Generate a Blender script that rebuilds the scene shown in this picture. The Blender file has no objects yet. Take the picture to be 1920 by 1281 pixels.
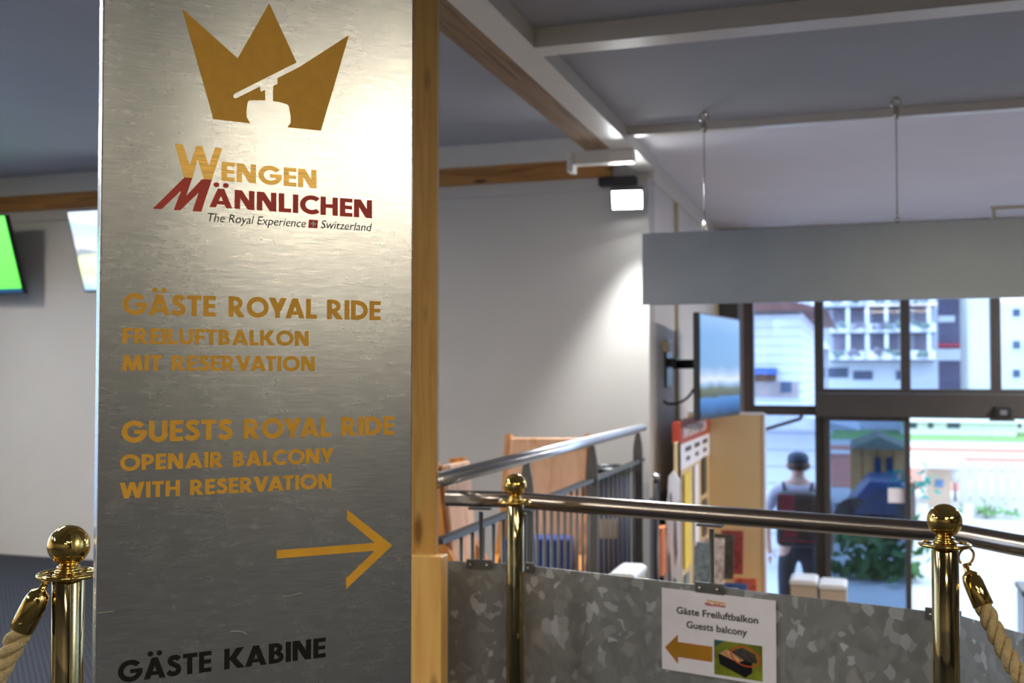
import bpy, bmesh, math, random
from mathutils import Vector, Matrix
random.seed(7)
S = bpy.context.scene
COL = S.collection
PI = math.pi

# ------------------------------------------------------------------ camera
F, HC = 1985.0, 1.36                       # focal length in pixels of the 1920 px frame, eye height
YAW, PITCH = math.atan(645/F), math.atan(59.5/F)
FW = Vector((-math.sin(YAW)*math.cos(PITCH), math.cos(YAW)*math.cos(PITCH), math.sin(PITCH)))
RT = Vector((math.cos(YAW), math.sin(YAW), 0)); UP = RT.cross(FW)
cd = bpy.data.cameras.new('camera'); cam = bpy.data.objects.new('camera', cd); COL.objects.link(cam)
cd.sensor_width = 36; cd.lens = 36*F/1920; cd.clip_start = .05; cd.clip_end = 500
cam.matrix_world = Matrix(((RT.x, UP.x, -FW.x, 0), (RT.y, UP.y, -FW.y, 0), (RT.z, UP.z, -FW.z, HC), (0, 0, 0, 1)))
cd.dof.use_dof = True; cd.dof.focus_distance = 1.78; cd.dof.aperture_fstop = 4.6
S.camera = cam
# ------------------------------------------------------------------ sky, exposure
W = bpy.data.worlds.new('World'); S.world = W; W.use_nodes = True
bg = W.node_tree.nodes['Background']; bg.inputs[0].default_value = (.62, .79, 1.0, 1); bg.inputs[1].default_value = 2.0
S.view_settings.view_transform = 'Standard'; S.view_settings.look = 'None'
S.view_settings.exposure = 1.0; S.view_settings.gamma = 1; S.view_settings.use_curve_mapping = False

def at(x, y, Y):
    "world point where the line of sight through a pixel of the 1920 px frame meets the plane at distance Y"
    r = FW + RT*((x-960)/F) + UP*((640.5-y)/F)
    return Vector((0, 0, HC)) + r*(Y/r.y)

# ------------------------------------------------------------------ materials
def srgb(r, g, b):
    f = lambda c: (c/255/12.92) if c/255 <= .04045 else ((c/255+.055)/1.055)**2.4
    return (f(r), f(g), f(b))
def new_mat(name):
    m = bpy.data.materials.new(name); m.use_nodes = True
    return m, m.node_tree, m.node_tree.nodes['Principled BSDF']
def N(nt, t, **kw):
    n = nt.nodes.new(t)
    for k, v in kw.items():
        if k in n.inputs: n.inputs[k].default_value = v
        else: setattr(n, k, v)
    return n
def coords(nt, scale=(1, 1, 1), kind='Object'):
    tc = N(nt, 'ShaderNodeTexCoord'); mp = N(nt, 'ShaderNodeMapping'); mp.inputs['Scale'].default_value = scale
    nt.links.new(tc.outputs[kind], mp.inputs[0]); return mp.outputs[0]
def ramp(nt, fac, stops):
    r = N(nt, 'ShaderNodeValToRGB'); nt.links.new(fac, r.inputs[0]); e = r.color_ramp.elements
    while len(e) < len(stops): e.new(.5)
    for el, (p, c) in zip(e, stops): el.position = p; el.color = (*c, 1)
    return r.outputs[0]
def lerp(a, k): return tuple(min(1, x*k) for x in a)
def plain(name, c, rough=.5, metal=0, var=.12, scale=6, bump=0, bscale=None, stretch=(1, 1, 1), spec=None):
    m, nt, b = new_mat(name)
    co = coords(nt, stretch)
    no = N(nt, 'ShaderNodeTexNoise', Scale=scale, Detail=4.0); nt.links.new(co, no.inputs[0])
    nt.links.new(ramp(nt, no.outputs[0], [(.3, lerp(c, 1-var)), (.7, lerp(c, 1+var))]), b.inputs['Base Color'])
    b.inputs['Roughness'].default_value = rough; b.inputs['Metallic'].default_value = metal
    if spec is not None: b.inputs['Specular IOR Level'].default_value = spec
    if bump:
        n2 = N(nt, 'ShaderNodeTexNoise', Scale=bscale or scale*10, Detail=3.0); nt.links.new(co, n2.inputs[0])
        bp = N(nt, 'ShaderNodeBump', Strength=bump, Distance=.01); nt.links.new(n2.outputs[0], bp.inputs['Height'])
        nt.links.new(bp.outputs[0], b.inputs['Normal'])
    return m
def emis(name, c, s):
    m, nt, b = new_mat(name); b.inputs['Base Color'].default_value = (*[min(1, x) for x in c], 1)
    b.inputs['Emission Color'].default_value = (*c, 1); b.inputs['Emission Strength'].default_value = s; return m
def wood(name, c, dark, axis='z', rough=.45, k=1.0):
    m, nt, b = new_mat(name)
    st = {'x': (1.2, 22, 22), 'y': (22, 1.2, 22), 'z': (22, 22, 1.2)}[axis]
    co = coords(nt, tuple(s*k for s in st))
    no = N(nt, 'ShaderNodeTexNoise', Scale=1.6, Detail=6.0, Distortion=1.2); nt.links.new(co, no.inputs[0])
    base = ramp(nt, no.outputs[0], [(.25, dark), (.5, c), (.8, lerp(c, 1.18))])
    st2 = {'x': (2.6, 9, 9), 'y': (9, 2.6, 9), 'z': (9, 9, 2.6)}[axis]
    co2 = coords(nt, tuple(s*k for s in st2))
    vo = N(nt, 'ShaderNodeTexVoronoi', Scale=1.0, Randomness=1.0); nt.links.new(co2, vo.inputs[0])
    kn = ramp(nt, vo.outputs['Distance'], [(.07, (1, 1, 1)), (.17, (0, 0, 0))])
    mx = N(nt, 'ShaderNodeMix', data_type='RGBA'); nt.links.new(kn, mx.inputs[0]); nt.links.new(base, mx.inputs[6])
    mx.inputs[7].default_value = (*lerp(dark, .45), 1); nt.links.new(mx.outputs[2], b.inputs['Base Color'])
    b.inputs['Roughness'].default_value = rough
    bp = N(nt, 'ShaderNodeBump', Strength=.15, Distance=.004); nt.links.new(no.outputs[0], bp.inputs['Height'])
    nt.links.new(bp.outputs[0], b.inputs['Normal'])
    return m
def glass(name, tint, refl=1.0):
    m, nt, b = new_mat(name); nt.nodes.remove(b)
    tr = N(nt, 'ShaderNodeBsdfTransparent'); tr.inputs[0].default_value = (*tint, 1)
    gl = N(nt, 'ShaderNodeBsdfGlossy', Roughness=.02)
    fr = N(nt, 'ShaderNodeFresnel', IOR=1.5)
    mu = N(nt, 'ShaderNodeMath', operation='MULTIPLY'); mu.inputs[1].default_value = refl
    mx = N(nt, 'ShaderNodeMixShader'); out = nt.nodes['Material Output']
    nt.links.new(fr.outputs[0], mu.inputs[0]); nt.links.new(mu.outputs[0], mx.inputs[0])
    nt.links.new(tr.outputs[0], mx.inputs[1]); nt.links.new(gl.outputs[0], mx.inputs[2]); nt.links.new(mx.outputs[0], out.inputs[0])
    return m
def brushed():
    m, nt, b = new_mat('brushed_steel')
    b.inputs['Metallic'].default_value = 1.0
    co = coords(nt, (14, 14, 230)); no = N(nt, 'ShaderNodeTexNoise', Scale=1.6, Detail=5.0); nt.links.new(co, no.inputs[0])
    co2 = coords(nt, (13, 13, 60)); n2 = N(nt, 'ShaderNodeTexNoise', Scale=2.2, Detail=5.0, Distortion=.6); nt.links.new(co2, n2.inputs[0])
    co3 = coords(nt, (5, 5, 3)); n3 = N(nt, 'ShaderNodeTexNoise', Scale=1.5, Detail=6.0, Distortion=1.5); nt.links.new(co3, n3.inputs[0])
    mc = N(nt, 'ShaderNodeMath', operation='ADD'); nt.links.new(no.outputs[0], mc.inputs[0]); nt.links.new(n2.outputs[0], mc.inputs[1])
    hf = N(nt, 'ShaderNodeMath', operation='MULTIPLY'); hf.inputs[1].default_value = .5; nt.links.new(mc.outputs[0], hf.inputs[0])
    nt.links.new(ramp(nt, hf.outputs[0], [(.30, (.50, .545, .595)), (.5, (.585, .63, .675)), (.72, (.72, .76, .79))]), b.inputs['Base Color'])
    ra = N(nt, 'ShaderNodeMath', operation='MULTIPLY_ADD'); ra.inputs[1].default_value = .55; nt.links.new(n2.outputs[0], ra.inputs[0]); nt.links.new(n3.outputs[0], ra.inputs[2])
    nt.links.new(ramp(nt, ra.outputs[0], [(.40, (.258,)*3), (1.0, (.278,)*3)]), b.inputs['Roughness'])
    b.inputs['Anisotropic'].default_value = .45
    tg = N(nt, 'ShaderNodeTangent', direction_type='RADIAL', axis='Z'); nt.links.new(tg.outputs[0], b.inputs['Tangent'])
    b.inputs['Anisotropic Rotation'].default_value = .25
    ad = N(nt, 'ShaderNodeMath', operation='MULTIPLY_ADD'); ad.inputs[1].default_value = .15
    nt.links.new(no.outputs[0], ad.inputs[0]); nt.links.new(n2.outputs[0], ad.inputs[2])
    bp = N(nt, 'ShaderNodeBump', Strength=.6, Distance=.00016); nt.links.new(ad.outputs[0], bp.inputs['Height'])
    nt.links.new(bp.outputs[0], b.inputs['Normal'])
    return m
def galvanised():
    m, nt, b = new_mat('galvanised_sheet'); b.inputs['Metallic'].default_value = .55
    co = coords(nt, (1, 1, .75))
    n0 = N(nt, 'ShaderNodeTexNoise', Scale=9.0, Detail=3.0); nt.links.new(co, n0.inputs[0])
    ad = N(nt, 'ShaderNodeMix', data_type='RGBA'); ad.inputs[0].default_value = .08; nt.links.new(co, ad.inputs[6]); nt.links.new(n0.outputs['Color'], ad.inputs[7])
    vo = N(nt, 'ShaderNodeTexVoronoi', Scale=46.0); nt.links.new(ad.outputs[2], vo.inputs[0])
    sp = N(nt, 'ShaderNodeSeparateColor'); nt.links.new(vo.outputs['Color'], sp.inputs[0])
    nt.links.new(ramp(nt, sp.outputs[0], [(0, (.30, .31, .30)), (.74, (.35, .36, .355)), (.86, (.42, .43, .435)), (.96, (.62, .65, .68))]), b.inputs['Base Color'])
    nt.links.new(ramp(nt, sp.outputs[1], [(0, (.40,)*3), (1, (.62,)*3)]), b.inputs['Roughness'])
    return m
def screen(name, stops, strength, noise=.25, scale=3.0, axis=2):
    m, nt, b = new_mat(name); tc = N(nt, 'ShaderNodeTexCoord'); sx = N(nt, 'ShaderNodeSeparateXYZ'); nt.links.new(tc.outputs['Generated'], sx.inputs[0])
    no = N(nt, 'ShaderNodeTexNoise', Scale=scale, Detail=5.0); nt.links.new(tc.outputs['Generated'], no.inputs[0])
    a = N(nt, 'ShaderNodeMath', operation='MULTIPLY_ADD'); a.inputs[1].default_value = noise
    nt.links.new(no.outputs[0], a.inputs[0]); nt.links.new(sx.outputs[axis], a.inputs[2])
    s2 = N(nt, 'ShaderNodeMath', operation='SUBTRACT'); s2.inputs[1].default_value = noise*.5; nt.links.new(a.outputs[0], s2.inputs[0])
    c = ramp(nt, s2.outputs[0], stops)
    nt.links.new(c, b.inputs['Emission Color']); b.inputs['Emission Strength'].default_value = strength
    b.inputs['Base Color'].default_value = (.01, .01, .012, 1); b.inputs['Roughness'].default_value = .3; b.inputs['Specular IOR Level'].default_value = .15
    return m
def studded():
    m, nt, b = new_mat('studded_rubber'); co = coords(nt, (30, 30, 30))
    vo = N(nt, 'ShaderNodeTexVoronoi', Scale=1.0, Randomness=0.0); nt.links.new(co, vo.inputs[0])
    nt.links.new(ramp(nt, vo.outputs['Distance'], [(.25, (.085, .095, .125)), (.42, (.008, .009, .013))]), b.inputs['Base Color'])
    b.inputs['Roughness'].default_value = .75; b.inputs['Specular IOR Level'].default_value = .12
    bp = N(nt, 'ShaderNodeBump', Strength=.6, Distance=.004, invert=True); nt.links.new(vo.outputs['Distance'], bp.inputs['Height'])
    nt.links.new(bp.outputs[0], b.inputs['Normal']); return m
def stripes(name, a, bcol, axis, count_per_m, rough=.6, duty=.5):
    "boards or slats: two colours repeating along one axis"
    m, nt, b = new_mat(name); tc = N(nt, 'ShaderNodeTexCoord'); sx = N(nt, 'ShaderNodeSeparateXYZ'); nt.links.new(tc.outputs['Object'], sx.inputs[0])
    mu = N(nt, 'ShaderNodeMath', operation='MULTIPLY'); mu.inputs[1].default_value = count_per_m; nt.links.new(sx.outputs[axis], mu.inputs[0])
    fr = N(nt, 'ShaderNodeMath', operation='FRACT'); nt.links.new(mu.outputs[0], fr.inputs[0])
    nt.links.new(ramp(nt, fr.outputs[0], [(duty-.03, a), (duty+.03, bcol)]), b.inputs['Base Color']); b.inputs['Roughness'].default_value = rough
    return m

M = dict(
    steel=brushed(), galv=galvanised(), floor=studded(),
    gold=plain('gold_vinyl', srgb(240, 184, 60), .5, .0, .05, 60),
    gold_brushed=plain('brushed_gold_foil', srgb(214, 176, 96), .36, .7, .25, 5, stretch=(4, 4, 130)),
    red_vinyl=plain('red_vinyl', srgb(214, 66, 54), .5, 0, .05, 40),
    black_vinyl=plain('black_vinyl', (.006, .006, .007), .4, 0, .1, 40),
    dark_print=plain('dark_print', (.02, .02, .018), .5, 0, .1, 40),
    white_vinyl=plain('white_vinyl', (.85, .85, .85), .5, 0, .03, 40),
    brass=plain('polished_brass', (.78, .53, .15), .07, 1, .05, 4),
    brass_post=plain('brass_tube', (.42, .335, .165), .07, 1, .06, 3, stretch=(1, 1, .3)),
    rope=plain('natural_rope', srgb(205, 185, 140), .9, 0, .18, 90, .6, 300),
    inox=plain('brushed_handrail_steel', (.40, .34, .28), .24, 1, .08, 6, stretch=(1, 1, 1)),
    steel_dark=plain('painted_steel', (.15, .15, .145), .45, .4, .1, 8),
    rail_bright=plain('polished_steel', (.80, .82, .85), .30, 1, .05, 5),
    screw=plain('screw_steel', (.6, .55, .45), .25, 1, .1, 20),
    post_wood=wood('pine_post', srgb(254, 202, 116), srgb(240, 174, 88), 'z'),
    beam_wood=wood('weathered_pine', srgb(150, 118, 84), srgb(96, 72, 48), 'y', .7),
    wall_wood=wood('pine_beam', srgb(178, 122, 58), srgb(122, 78, 32), 'x', .6),
    orange_wood=wood('varnished_larch', srgb(238, 192, 156), srgb(218, 152, 106), 'z', .35, .6),
    dark_orange_wood=wood('oiled_larch', srgb(206, 136, 64), srgb(150, 88, 34), 'z', .35, .6),
    wall=plain('grey_wall_paint', srgb(198, 192, 184), .8, 0, .03, 2.0, .05, 60),
    white_wall=plain('white_wall_paint', srgb(228, 221, 213), .75, 0, .02, 2, .03, 60),
    ceil=plain('ceiling_board', srgb(168, 168, 174), .8, 0, .04, 1.4, .04, 80),
    trim=plain('white_trim_paint', srgb(226, 218, 206), .34, 0, .02, 5),
    batten=plain('cream_batten', srgb(214, 194, 158), .5, 0, .04, 5),
    dado=plain('grey_dado_paint', srgb(120, 122, 128), .5, 0, .06, 4),
    frame=plain('anthracite_aluminium', srgb(74, 70, 68), .4, .3, .05, 6),
    frame_light=plain('silver_aluminium', srgb(140, 140, 150), .35, .6, .05, 6),
    brown_frame=plain('brown_frame', srgb(84, 66, 60), .5, 0, .1, 6),
    sign_al=plain('satin_aluminium', (.42, .49, .60), .34, .9, .05, 3),
    glass=glass('window_glass', (.84, .90, 1.0)),
    glass_tint=glass('tinted_door_glass', (.42, .50, .60), 1.2),
    black=plain('black_plastic', (.012, .012, .014), .35, 0, .1, 10),
    paper=plain('white_paper', srgb(240, 238, 246), .7, 0, .02, 20),
    cream=plain('cream_laminate', srgb(222, 196, 150), .5, 0, .03, 4),
    cream_front=plain('beige_panel', srgb(196, 180, 158), .5, 0, .03, 4),
    white_top=plain('white_lacquer', srgb(232, 236, 240), .35, 0, .02, 4),
    navy=plain('navy_plastic', srgb(40, 52, 110), .4, 0, .15, 5),
    blue_cloth=plain('blue_cloth', srgb(22, 48, 122), .8, 0, .1, 20),
    orange=plain('orange_plastic', srgb(236, 140, 92), .5, 0, .05, 8),
    red_board=plain('red_header_board', srgb(178, 66, 46), .5, 0, .04, 8),
    yellow=plain('yellow_print', srgb(244, 214, 60), .5, 0, .04, 8),
    green=plain('green_print', srgb(60, 110, 70), .6, 0, .1, 8),
    flood=emis('led_face', (.92, .97, 1.0), 40),
    tube=emis('warm_tube', (1.0, .84, .60), 22),
    left_fill=emis('left_fill_tube', (1.0, .96, .90), 32), hallt=emis('hall_tube', (1.0, .95, .90), 60),
    scr_green=screen('green_screen', [(0, (.01, .05, .12)), (.045, (.01, .05, .12)), (.06, (.12, .85, .08)), (1, (.16, .98, .12))], 1.0, .0),
    scr_land=screen('landscape_screen', [(0, (.25, .45, .8)), (.18, (.75, .9, .45)), (.42, (.85, .95, .55)), (.5, (.25, .3, .35)), (.55, (.75, .75, .95)), (.7, (.5, .55, .75)), (.82, (.45, .75, .8)), (.9, (.85, .9, 1)), (1, (.7, .8, 1))], .9, .35, 3),
    scr_blue=screen('lake_screen', [(0, (.02, .06, .13)), (.08, (.05, .2, .55)), (.17, (.1, .33, .85)), (.2, (.10, .12, .05)), (.27, (.15, .17, .06)), (.31, (.3, .5, .75)), (.36, (.85, .92, 1)), (.42, (.45, .6, .85)), (.50, (.16, .36, .66)), (.8, (.14, .36, .70)), (1, (.26, .48, .78))], .40, .10, 3),
)

# ------------------------------------------------------------------ mesh building
class MB:
    "collects shapes in world space and links them as one mesh object"
    def __init__(s, xf=None): s.v = []; s.f = []; s.sm = []; s.xf = xf
    def add(s, vs, fs, smooth=False):
        o = len(s.v); s.v += [Vector(s.xf(*p)) if s.xf else Vector(p) for p in vs]
        s.f += [[i+o for i in f] for f in fs]; s.sm += [smooth]*len(fs); return s
    def box(s, x0, x1, y0, y1, z0, z1):
        return s.add([(x, y, z) for z in (z0, z1) for x, y in ((x0, y0), (x1, y0), (x1, y1), (x0, y1))],
                     [(3, 2, 1, 0), (4, 5, 6, 7), (0, 1, 5, 4), (1, 2, 6, 5), (2, 3, 7, 6), (3, 0, 4, 7)])
    def prism(s, poly, w0, w1):
        "polygon in the first and third coordinate, extruded along the second"
        n = len(poly); vs = [(p[0], w0, p[1]) for p in poly]+[(p[0], w1, p[1]) for p in poly]
        return s.add(vs, [tuple(range(n)), tuple(range(2*n-1, n-1, -1))]+[(i, i+n, (i+1) % n+n, (i+1) % n) for i in range(n)])
    def plan(s, poly, z0, z1):
        n = len(poly); vs = [(p[0], p[1], z0) for p in poly]+[(p[0], p[1], z1) for p in poly]
        return s.add(vs, [tuple(range(n-1, -1, -1)), tuple(range(n, 2*n))]+[(i, (i+1) % n, (i+1) % n+n, i+n) for i in range(n)])
    def lathe(s, prof, c=(0, 0, 0), n=40, axis=None):
        c = Vector(c); ax = Vector(axis).normalized() if axis else Vector((0, 0, 1))
        e1 = ax.orthogonal().normalized(); e2 = ax.cross(e1); vs = []; fs = []
        for r, h in prof:
            for k in range(n):
                a = 2*PI*k/n; vs.append(c+ax*h+(e1*math.cos(a)+e2*math.sin(a))*max(r, 1e-5))
        for i in range(len(prof)-1):
            for k in range(n): fs.append((i*n+k, i*n+(k+1) % n, (i+1)*n+(k+1) % n, (i+1)*n+k))
        fs.append(tuple(range(n-1, -1, -1))); fs.append(tuple(range((len(prof)-1)*n, len(prof)*n)))
        return s.add([tuple(v) for v in vs], fs, True)
    def sphere(s, c, r, n=40, sz=1.0):
        return s.lathe([(r*math.sin(PI*i/20), -r*sz*math.cos(PI*i/20)) for i in range(21)], c, n)
    def tube(s, pts, r, n=16, cap=True):
        pts = [Vector(p) for p in pts]; rs = r if isinstance(r, (list, tuple)) else [r]*len(pts)
        t = (pts[1]-pts[0]).normalized(); e = t.orthogonal().normalized(); vs = []; fs = []
        for i, p in enumerate(pts):
            a = pts[max(i-1, 0)]; b = pts[min(i+1, len(pts)-1)]; t = (b-a).normalized()
            e = (e-t*e.dot(t)).normalized(); g = t.cross(e)
            for k in range(n):
                q = 2*PI*k/n; vs.append(p+(e*math.cos(q)+g*math.sin(q))*rs[i])
        for i in range(len(pts)-1):
            for k in range(n): fs.append((i*n+k, i*n+(k+1) % n, (i+1)*n+(k+1) % n, (i+1)*n+k))
        if cap: fs.append(tuple(range(n-1, -1, -1))); fs.append(tuple(range((len(pts)-1)*n, len(pts)*n)))
        return s.add([tuple(v) for v in vs], fs, True)
    def torus(s, c, R, r, n=48, m=10, axis=(0, 0, 1), a0=0, a1=2*PI):
        ax = Vector(axis).normalized(); e1 = ax.orthogonal().normalized(); e2 = ax.cross(e1); c = Vector(c)
        full = abs(a1-a0) > 6.28; k = n if full else n+1
        pts = [c+(e1*math.cos(a0+(a1-a0)*i/n)+e2*math.sin(a0+(a1-a0)*i/n))*R for i in range(k)]
        if full:
            vs = []; fs = []
            for i in range(n):
                a = 2*PI*i/n; rad = e1*math.cos(a)+e2*math.sin(a)
                for j in range(m):
                    q = 2*PI*j/m; vs.append(tuple(c+rad*(R+r*math.cos(q))+ax*r*math.sin(q)))
            for i in range(n):
                for j in range(m): fs.append((i*m+j, ((i+1) % n)*m+j, ((i+1) % n)*m+(j+1) % m, i*m+(j+1) % m))
            return s.add(vs, fs, True)
        return s.tube(pts, r, m)
    def beam(s, a, b, w, h):
        "straight bar of rectangular section w (horizontal) by h between two points"
        a, b = Vector(a), Vector(b); t = (b-a).normalized(); sd = t.cross(Vector((0, 0, 1)))
        sd = sd.normalized() if sd.length > 1e-4 else Vector((1, 0, 0)); up = sd.cross(t)
        vs = [p+sd*(i*w/2)+up*(j*h/2) for p in (a, b) for i, j in ((-1, -1), (1, -1), (1, 1), (-1, 1))]
        return s.add([tuple(v) for v in vs], [(0, 1, 2, 3), (7, 6, 5, 4), (0, 4, 5, 1), (1, 5, 6, 2), (2, 6, 7, 3), (3, 7, 4, 0)])
    def build(s, name, mat, parent=None, bevel=0, label=None, origin=None, fix=True):
        me = bpy.data.meshes.new(name); o = bpy.data.objects.new(name, me); COL.objects.link(o)
        if parent is not None: o.parent = parent; off = wloc(parent)
        else:
            if origin is None:
                lo = [min(v[i] for v in s.v) for i in range(3)]; hi = [max(v[i] for v in s.v) for i in range(3)]
                origin = ((lo[0]+hi[0])/2, (lo[1]+hi[1])/2, lo[2])
            off = Vector(origin); o.location = off
        me.from_pydata([tuple(v-off) for v in s.v], [], s.f)
        me.polygons.foreach_set('use_smooth', s.sm)
        if fix:
            bm = bmesh.new(); bm.from_mesh(me); bmesh.ops.recalc_face_normals(bm, faces=bm.faces); bm.to_mesh(me); bm.free()
        me.materials.append(M[mat] if isinstance(mat, str) else mat)
        if bevel:
            md = o.modifiers.new('bevel', 'BEVEL'); md.width = bevel; md.segments = 2; md.limit_method = 'ANGLE'; md.angle_limit = .7
        if label: o['label'] = label
        return o
def wloc(o):
    l = Vector((0, 0, 0))
    while o is not None: l = l+o.location; o = o.parent
    return l
def thing(name, label, cat, loc=(0, 0, 0), group=None):
    o = bpy.data.objects.new(name, None); COL.objects.link(o); o.location = loc; o.empty_display_size = .1
    o['label'] = label; o['category'] = cat
    if group: o['group'] = group
    return o
def tag(o, label, cat, group=None, kind=None):
    o['label'] = label; o['category'] = cat
    if group: o['group'] = group
    if kind: o['kind'] = kind
    return o
def struct(o, label=None, cat=None):
    o['kind'] = 'structure'
    if label: o['label'] = label
    if cat: o['category'] = cat
    return o
def crom(pts, n=10):
    P = [Vector(p) for p in pts]; P = [P[0]*2-P[1]]+P+[P[-1]*2-P[-2]]; out = []
    for i in range(1, len(P)-2):
        for k in range(n):
            t = k/n; a, b, c, d = P[i-1:i+3]
            out.append(.5*((2*b)+(c-a)*t+(2*a-5*b+4*c-d)*t*t+(3*b-a-3*c+d)*t**3))
    out.append(P[-2]); return out

# ------------------------------------------------------------------ lettering (geometric bold capitals drawn as shapes)
T = .238
def _rect(x0, y0, x1, y1): return [[(x0, y0), (x1, y0), (x1, y1), (x0, y1)]]
def _diag(x0, y0, x1, y1, w=.27): return [[(x0-w/2, y0), (x0+w/2, y0), (x1+w/2, y1), (x1-w/2, y1)]]
def _arc(cx, cy, rx, ry, a0, a1, t=T, n=28):
    q = []
    for i in range(n):
        A = math.radians(a0+(a1-a0)*i/n); B = math.radians(a0+(a1-a0)*(i+1)/n)
        q.append([(cx+rx*math.cos(A), cy+ry*math.sin(A)), (cx+rx*math.cos(B), cy+ry*math.sin(B)),
                  (cx+(rx-t)*math.cos(B), cy+(ry-t)*math.sin(B)), (cx+(rx-t)*math.cos(A), cy+(ry-t)*math.sin(A))])
    return q
def _stroke(pts, t=T):
    c = crom([(x, y, 0) for x, y in pts], 6); q = []; L = []
    for i, p in enumerate(c):
        d = (c[min(i+1, len(c)-1)]-c[max(i-1, 0)]).normalized(); nn = Vector((-d.y, d.x, 0))*t/2
        L.append(((p+nn).x, (p+nn).y, (p-nn).x, (p-nn).y))
    for a, b in zip(L, L[1:]): q.append([(a[0], a[1]), (b[0], b[1]), (b[2], b[3]), (a[2], a[3])])
    return q
def _disc(cx, cy, r, n=20): return [[(cx+r*math.cos(2*PI*k/n), cy+r*math.sin(2*PI*k/n)) for k in range(n)]]
def glyph(c):
    h = .205
    if c == 'A': return _diag(.15, 0, .50, 1)+_diag(.85, 0, .50, 1)+_rect(.25, .17, .75, .35), 1.0
    if c == 'Ä': return glyph('A')[0]+_disc(.30, 1.19, .125)+_disc(.70, 1.19, .125), 1.0
    if c == 'B': return (_rect(0, 0, T, 1)+_rect(0, 0, .36, h)+_rect(0, .43, .36, .61)+_rect(0, 1-h, .33, 1)
                         + _arc(.33, .735, .29, .265, -90, 90, .22)+_arc(.36, .29, .32, .29, -90, 90, .22)), .69
    if c == 'C': return _arc(.53, .5, .53, .52, 46, 314), .86
    if c == 'D': return _rect(0, 0, T, 1)+_rect(0, 0, .34, h)+_rect(0, 1-h, .34, 1)+_arc(.32, .5, .54, .5, -90, 90, .235), .86
    if c == 'E': return _rect(0, 0, T, 1)+_rect(0, 0, .58, h)+_rect(0, .41, .56, .60)+_rect(0, 1-h, .58, 1), .58
    if c == 'F': return _rect(0, 0, T, 1)+_rect(0, .38, .54, .575)+_rect(0, 1-h, .57, 1), .57
    if c == 'G': return _arc(.54, .5, .54, .52, 38, 356)+_rect(.53, .385, 1.07, .575), 1.07
    if c == 'H': return _rect(0, 0, T, 1)+_rect(.56, 0, .56+T, 1)+_rect(0, .405, .7, .605), .825
    if c == 'I': return _rect(0, 0, T, 1), T
    if c == 'K': return _rect(0, 0, T, 1)+_diag(.34, .46, .70, 1, .33)+_diag(.74, 0, .34, .54, .33), .90
    if c == 'L': return _rect(0, 0, T, 1)+_rect(0, 0, .55, h), .55
    if c == 'M': return _diag(.13, 0, .25, 1, .26)+_diag(1.03, 0, .91, 1, .26)+_diag(.58, .0, .27, 1, .27)+_diag(.58, .0, .89, 1, .27), 1.16
    if c == 'N': return _rect(0, 0, T, 1)+_rect(.62, 0, .62+T, 1)+_diag(.73, 0, .155, 1, .31), .885
    if c == 'O': return _arc(.54, .5, .54, .52, 0, 360, T, 44), 1.08
    if c == 'P': return _rect(0, 0, T, 1)+_rect(0, .34, .33, .53)+_rect(0, 1-h, .33, 1)+_arc(.32, .67, .35, .33, -90, 90, .22), .67
    if c == 'R': return glyph('P')[0]+_diag(.63, 0, .30, .45, .32), .79
    if c == 'S': return _stroke([(.56, .785), (.45, .875), (.32, .89), (.19, .85), (.145, .74), (.20, .63), (.34, .54), (.49, .43), (.535, .28), (.45, .15), (.30, .11), (.16, .145), (.05, .245)], .235), .64
    if c == 'T': return _rect(.195, 0, .195+T, 1)+_rect(0, 1-h, .655, 1), .655
    if c == 'U': return _rect(0, .36, T, 1)+_rect(.55, .36, .55+T, 1)+_arc(.4075, .38, .4075, .40, 180, 360), .815
    if c == 'V': return _diag(.47, 0, .15, 1)+_diag(.47, 0, .79, 1), .94
    if c == 'W': return _diag(.38, 0, .14, 1, .27)+_diag(.38, 0, .67, 1, .25)+_diag(.96, 0, .67, 1, .25)+_diag(.96, 0, 1.20, 1, .27), 1.34
    if c == 'Y': return _rect(.3125, 0, .3125+T, .45)+_diag(.445, .34, .155, 1, .31)+_diag(.445, .34, .735, 1, .31), .89
    return [], .30
KERN = {'AV': -.16, 'VA': -.16, 'AT': -.12, 'TA': -.1, 'LK': 0, 'YA': -.16, 'OY': -.08, 'FT': -.02, 'AL': -.02, 'NY': -.04, 'RV': -.06, 'GÄ': -.04, 'ÄS': -.04, 'KA': -.08, 'RY': -.06, 'LU': .0}
def caps(mb, text, u0, u1, v, h, w=.0006):
    "sets a line of capitals between u0 and u1 on baseline v with cap height h"
    x = 0; polys = []
    for i, c in enumerate(text):
        if c == ' ': x += .34; continue
        g, wd = glyph(c); polys += [[(px+x, py) for px, py in p] for p in g]; x += wd+.085
        x += KERN.get(text[i:i+2], 0)
    tot = x-.085; k = (u1-u0)/tot
    lv = 0
    for p in polys:                                      # overlapping strokes lie a hair above each other
        n = len(p); area = abs(sum(p[i][0]*p[(i+1) % n][1]-p[(i+1) % n][0]*p[i][1] for i in range(n)))/2
        if area > .04: lv = lv % 8+1
        mb.add([(u0+a*k, v+b*h, w+(lv*2.5e-5 if area > .04 else 0)) for a, b in p], [tuple(range(n))])
    return mb
def font_faces(text, shear=0, bold=0):
    cu = bpy.data.curves.new('t', 'FONT'); cu.body = text; cu.shear = shear; cu.offset = bold; cu.resolution_u = 4
    o = bpy.data.objects.new('t', cu); COL.objects.link(o)
    dg = bpy.context.evaluated_depsgraph_get(); me = bpy.data.meshes.new_from_object(o.evaluated_get(dg))
    vs = [tuple(v.co) for v in me.vertices]; fs = [tuple(p.vertices) for p in me.polygons]
    bpy.data.objects.remove(o); bpy.data.curves.remove(cu); bpy.data.meshes.remove(me)
    return vs, fs
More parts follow.
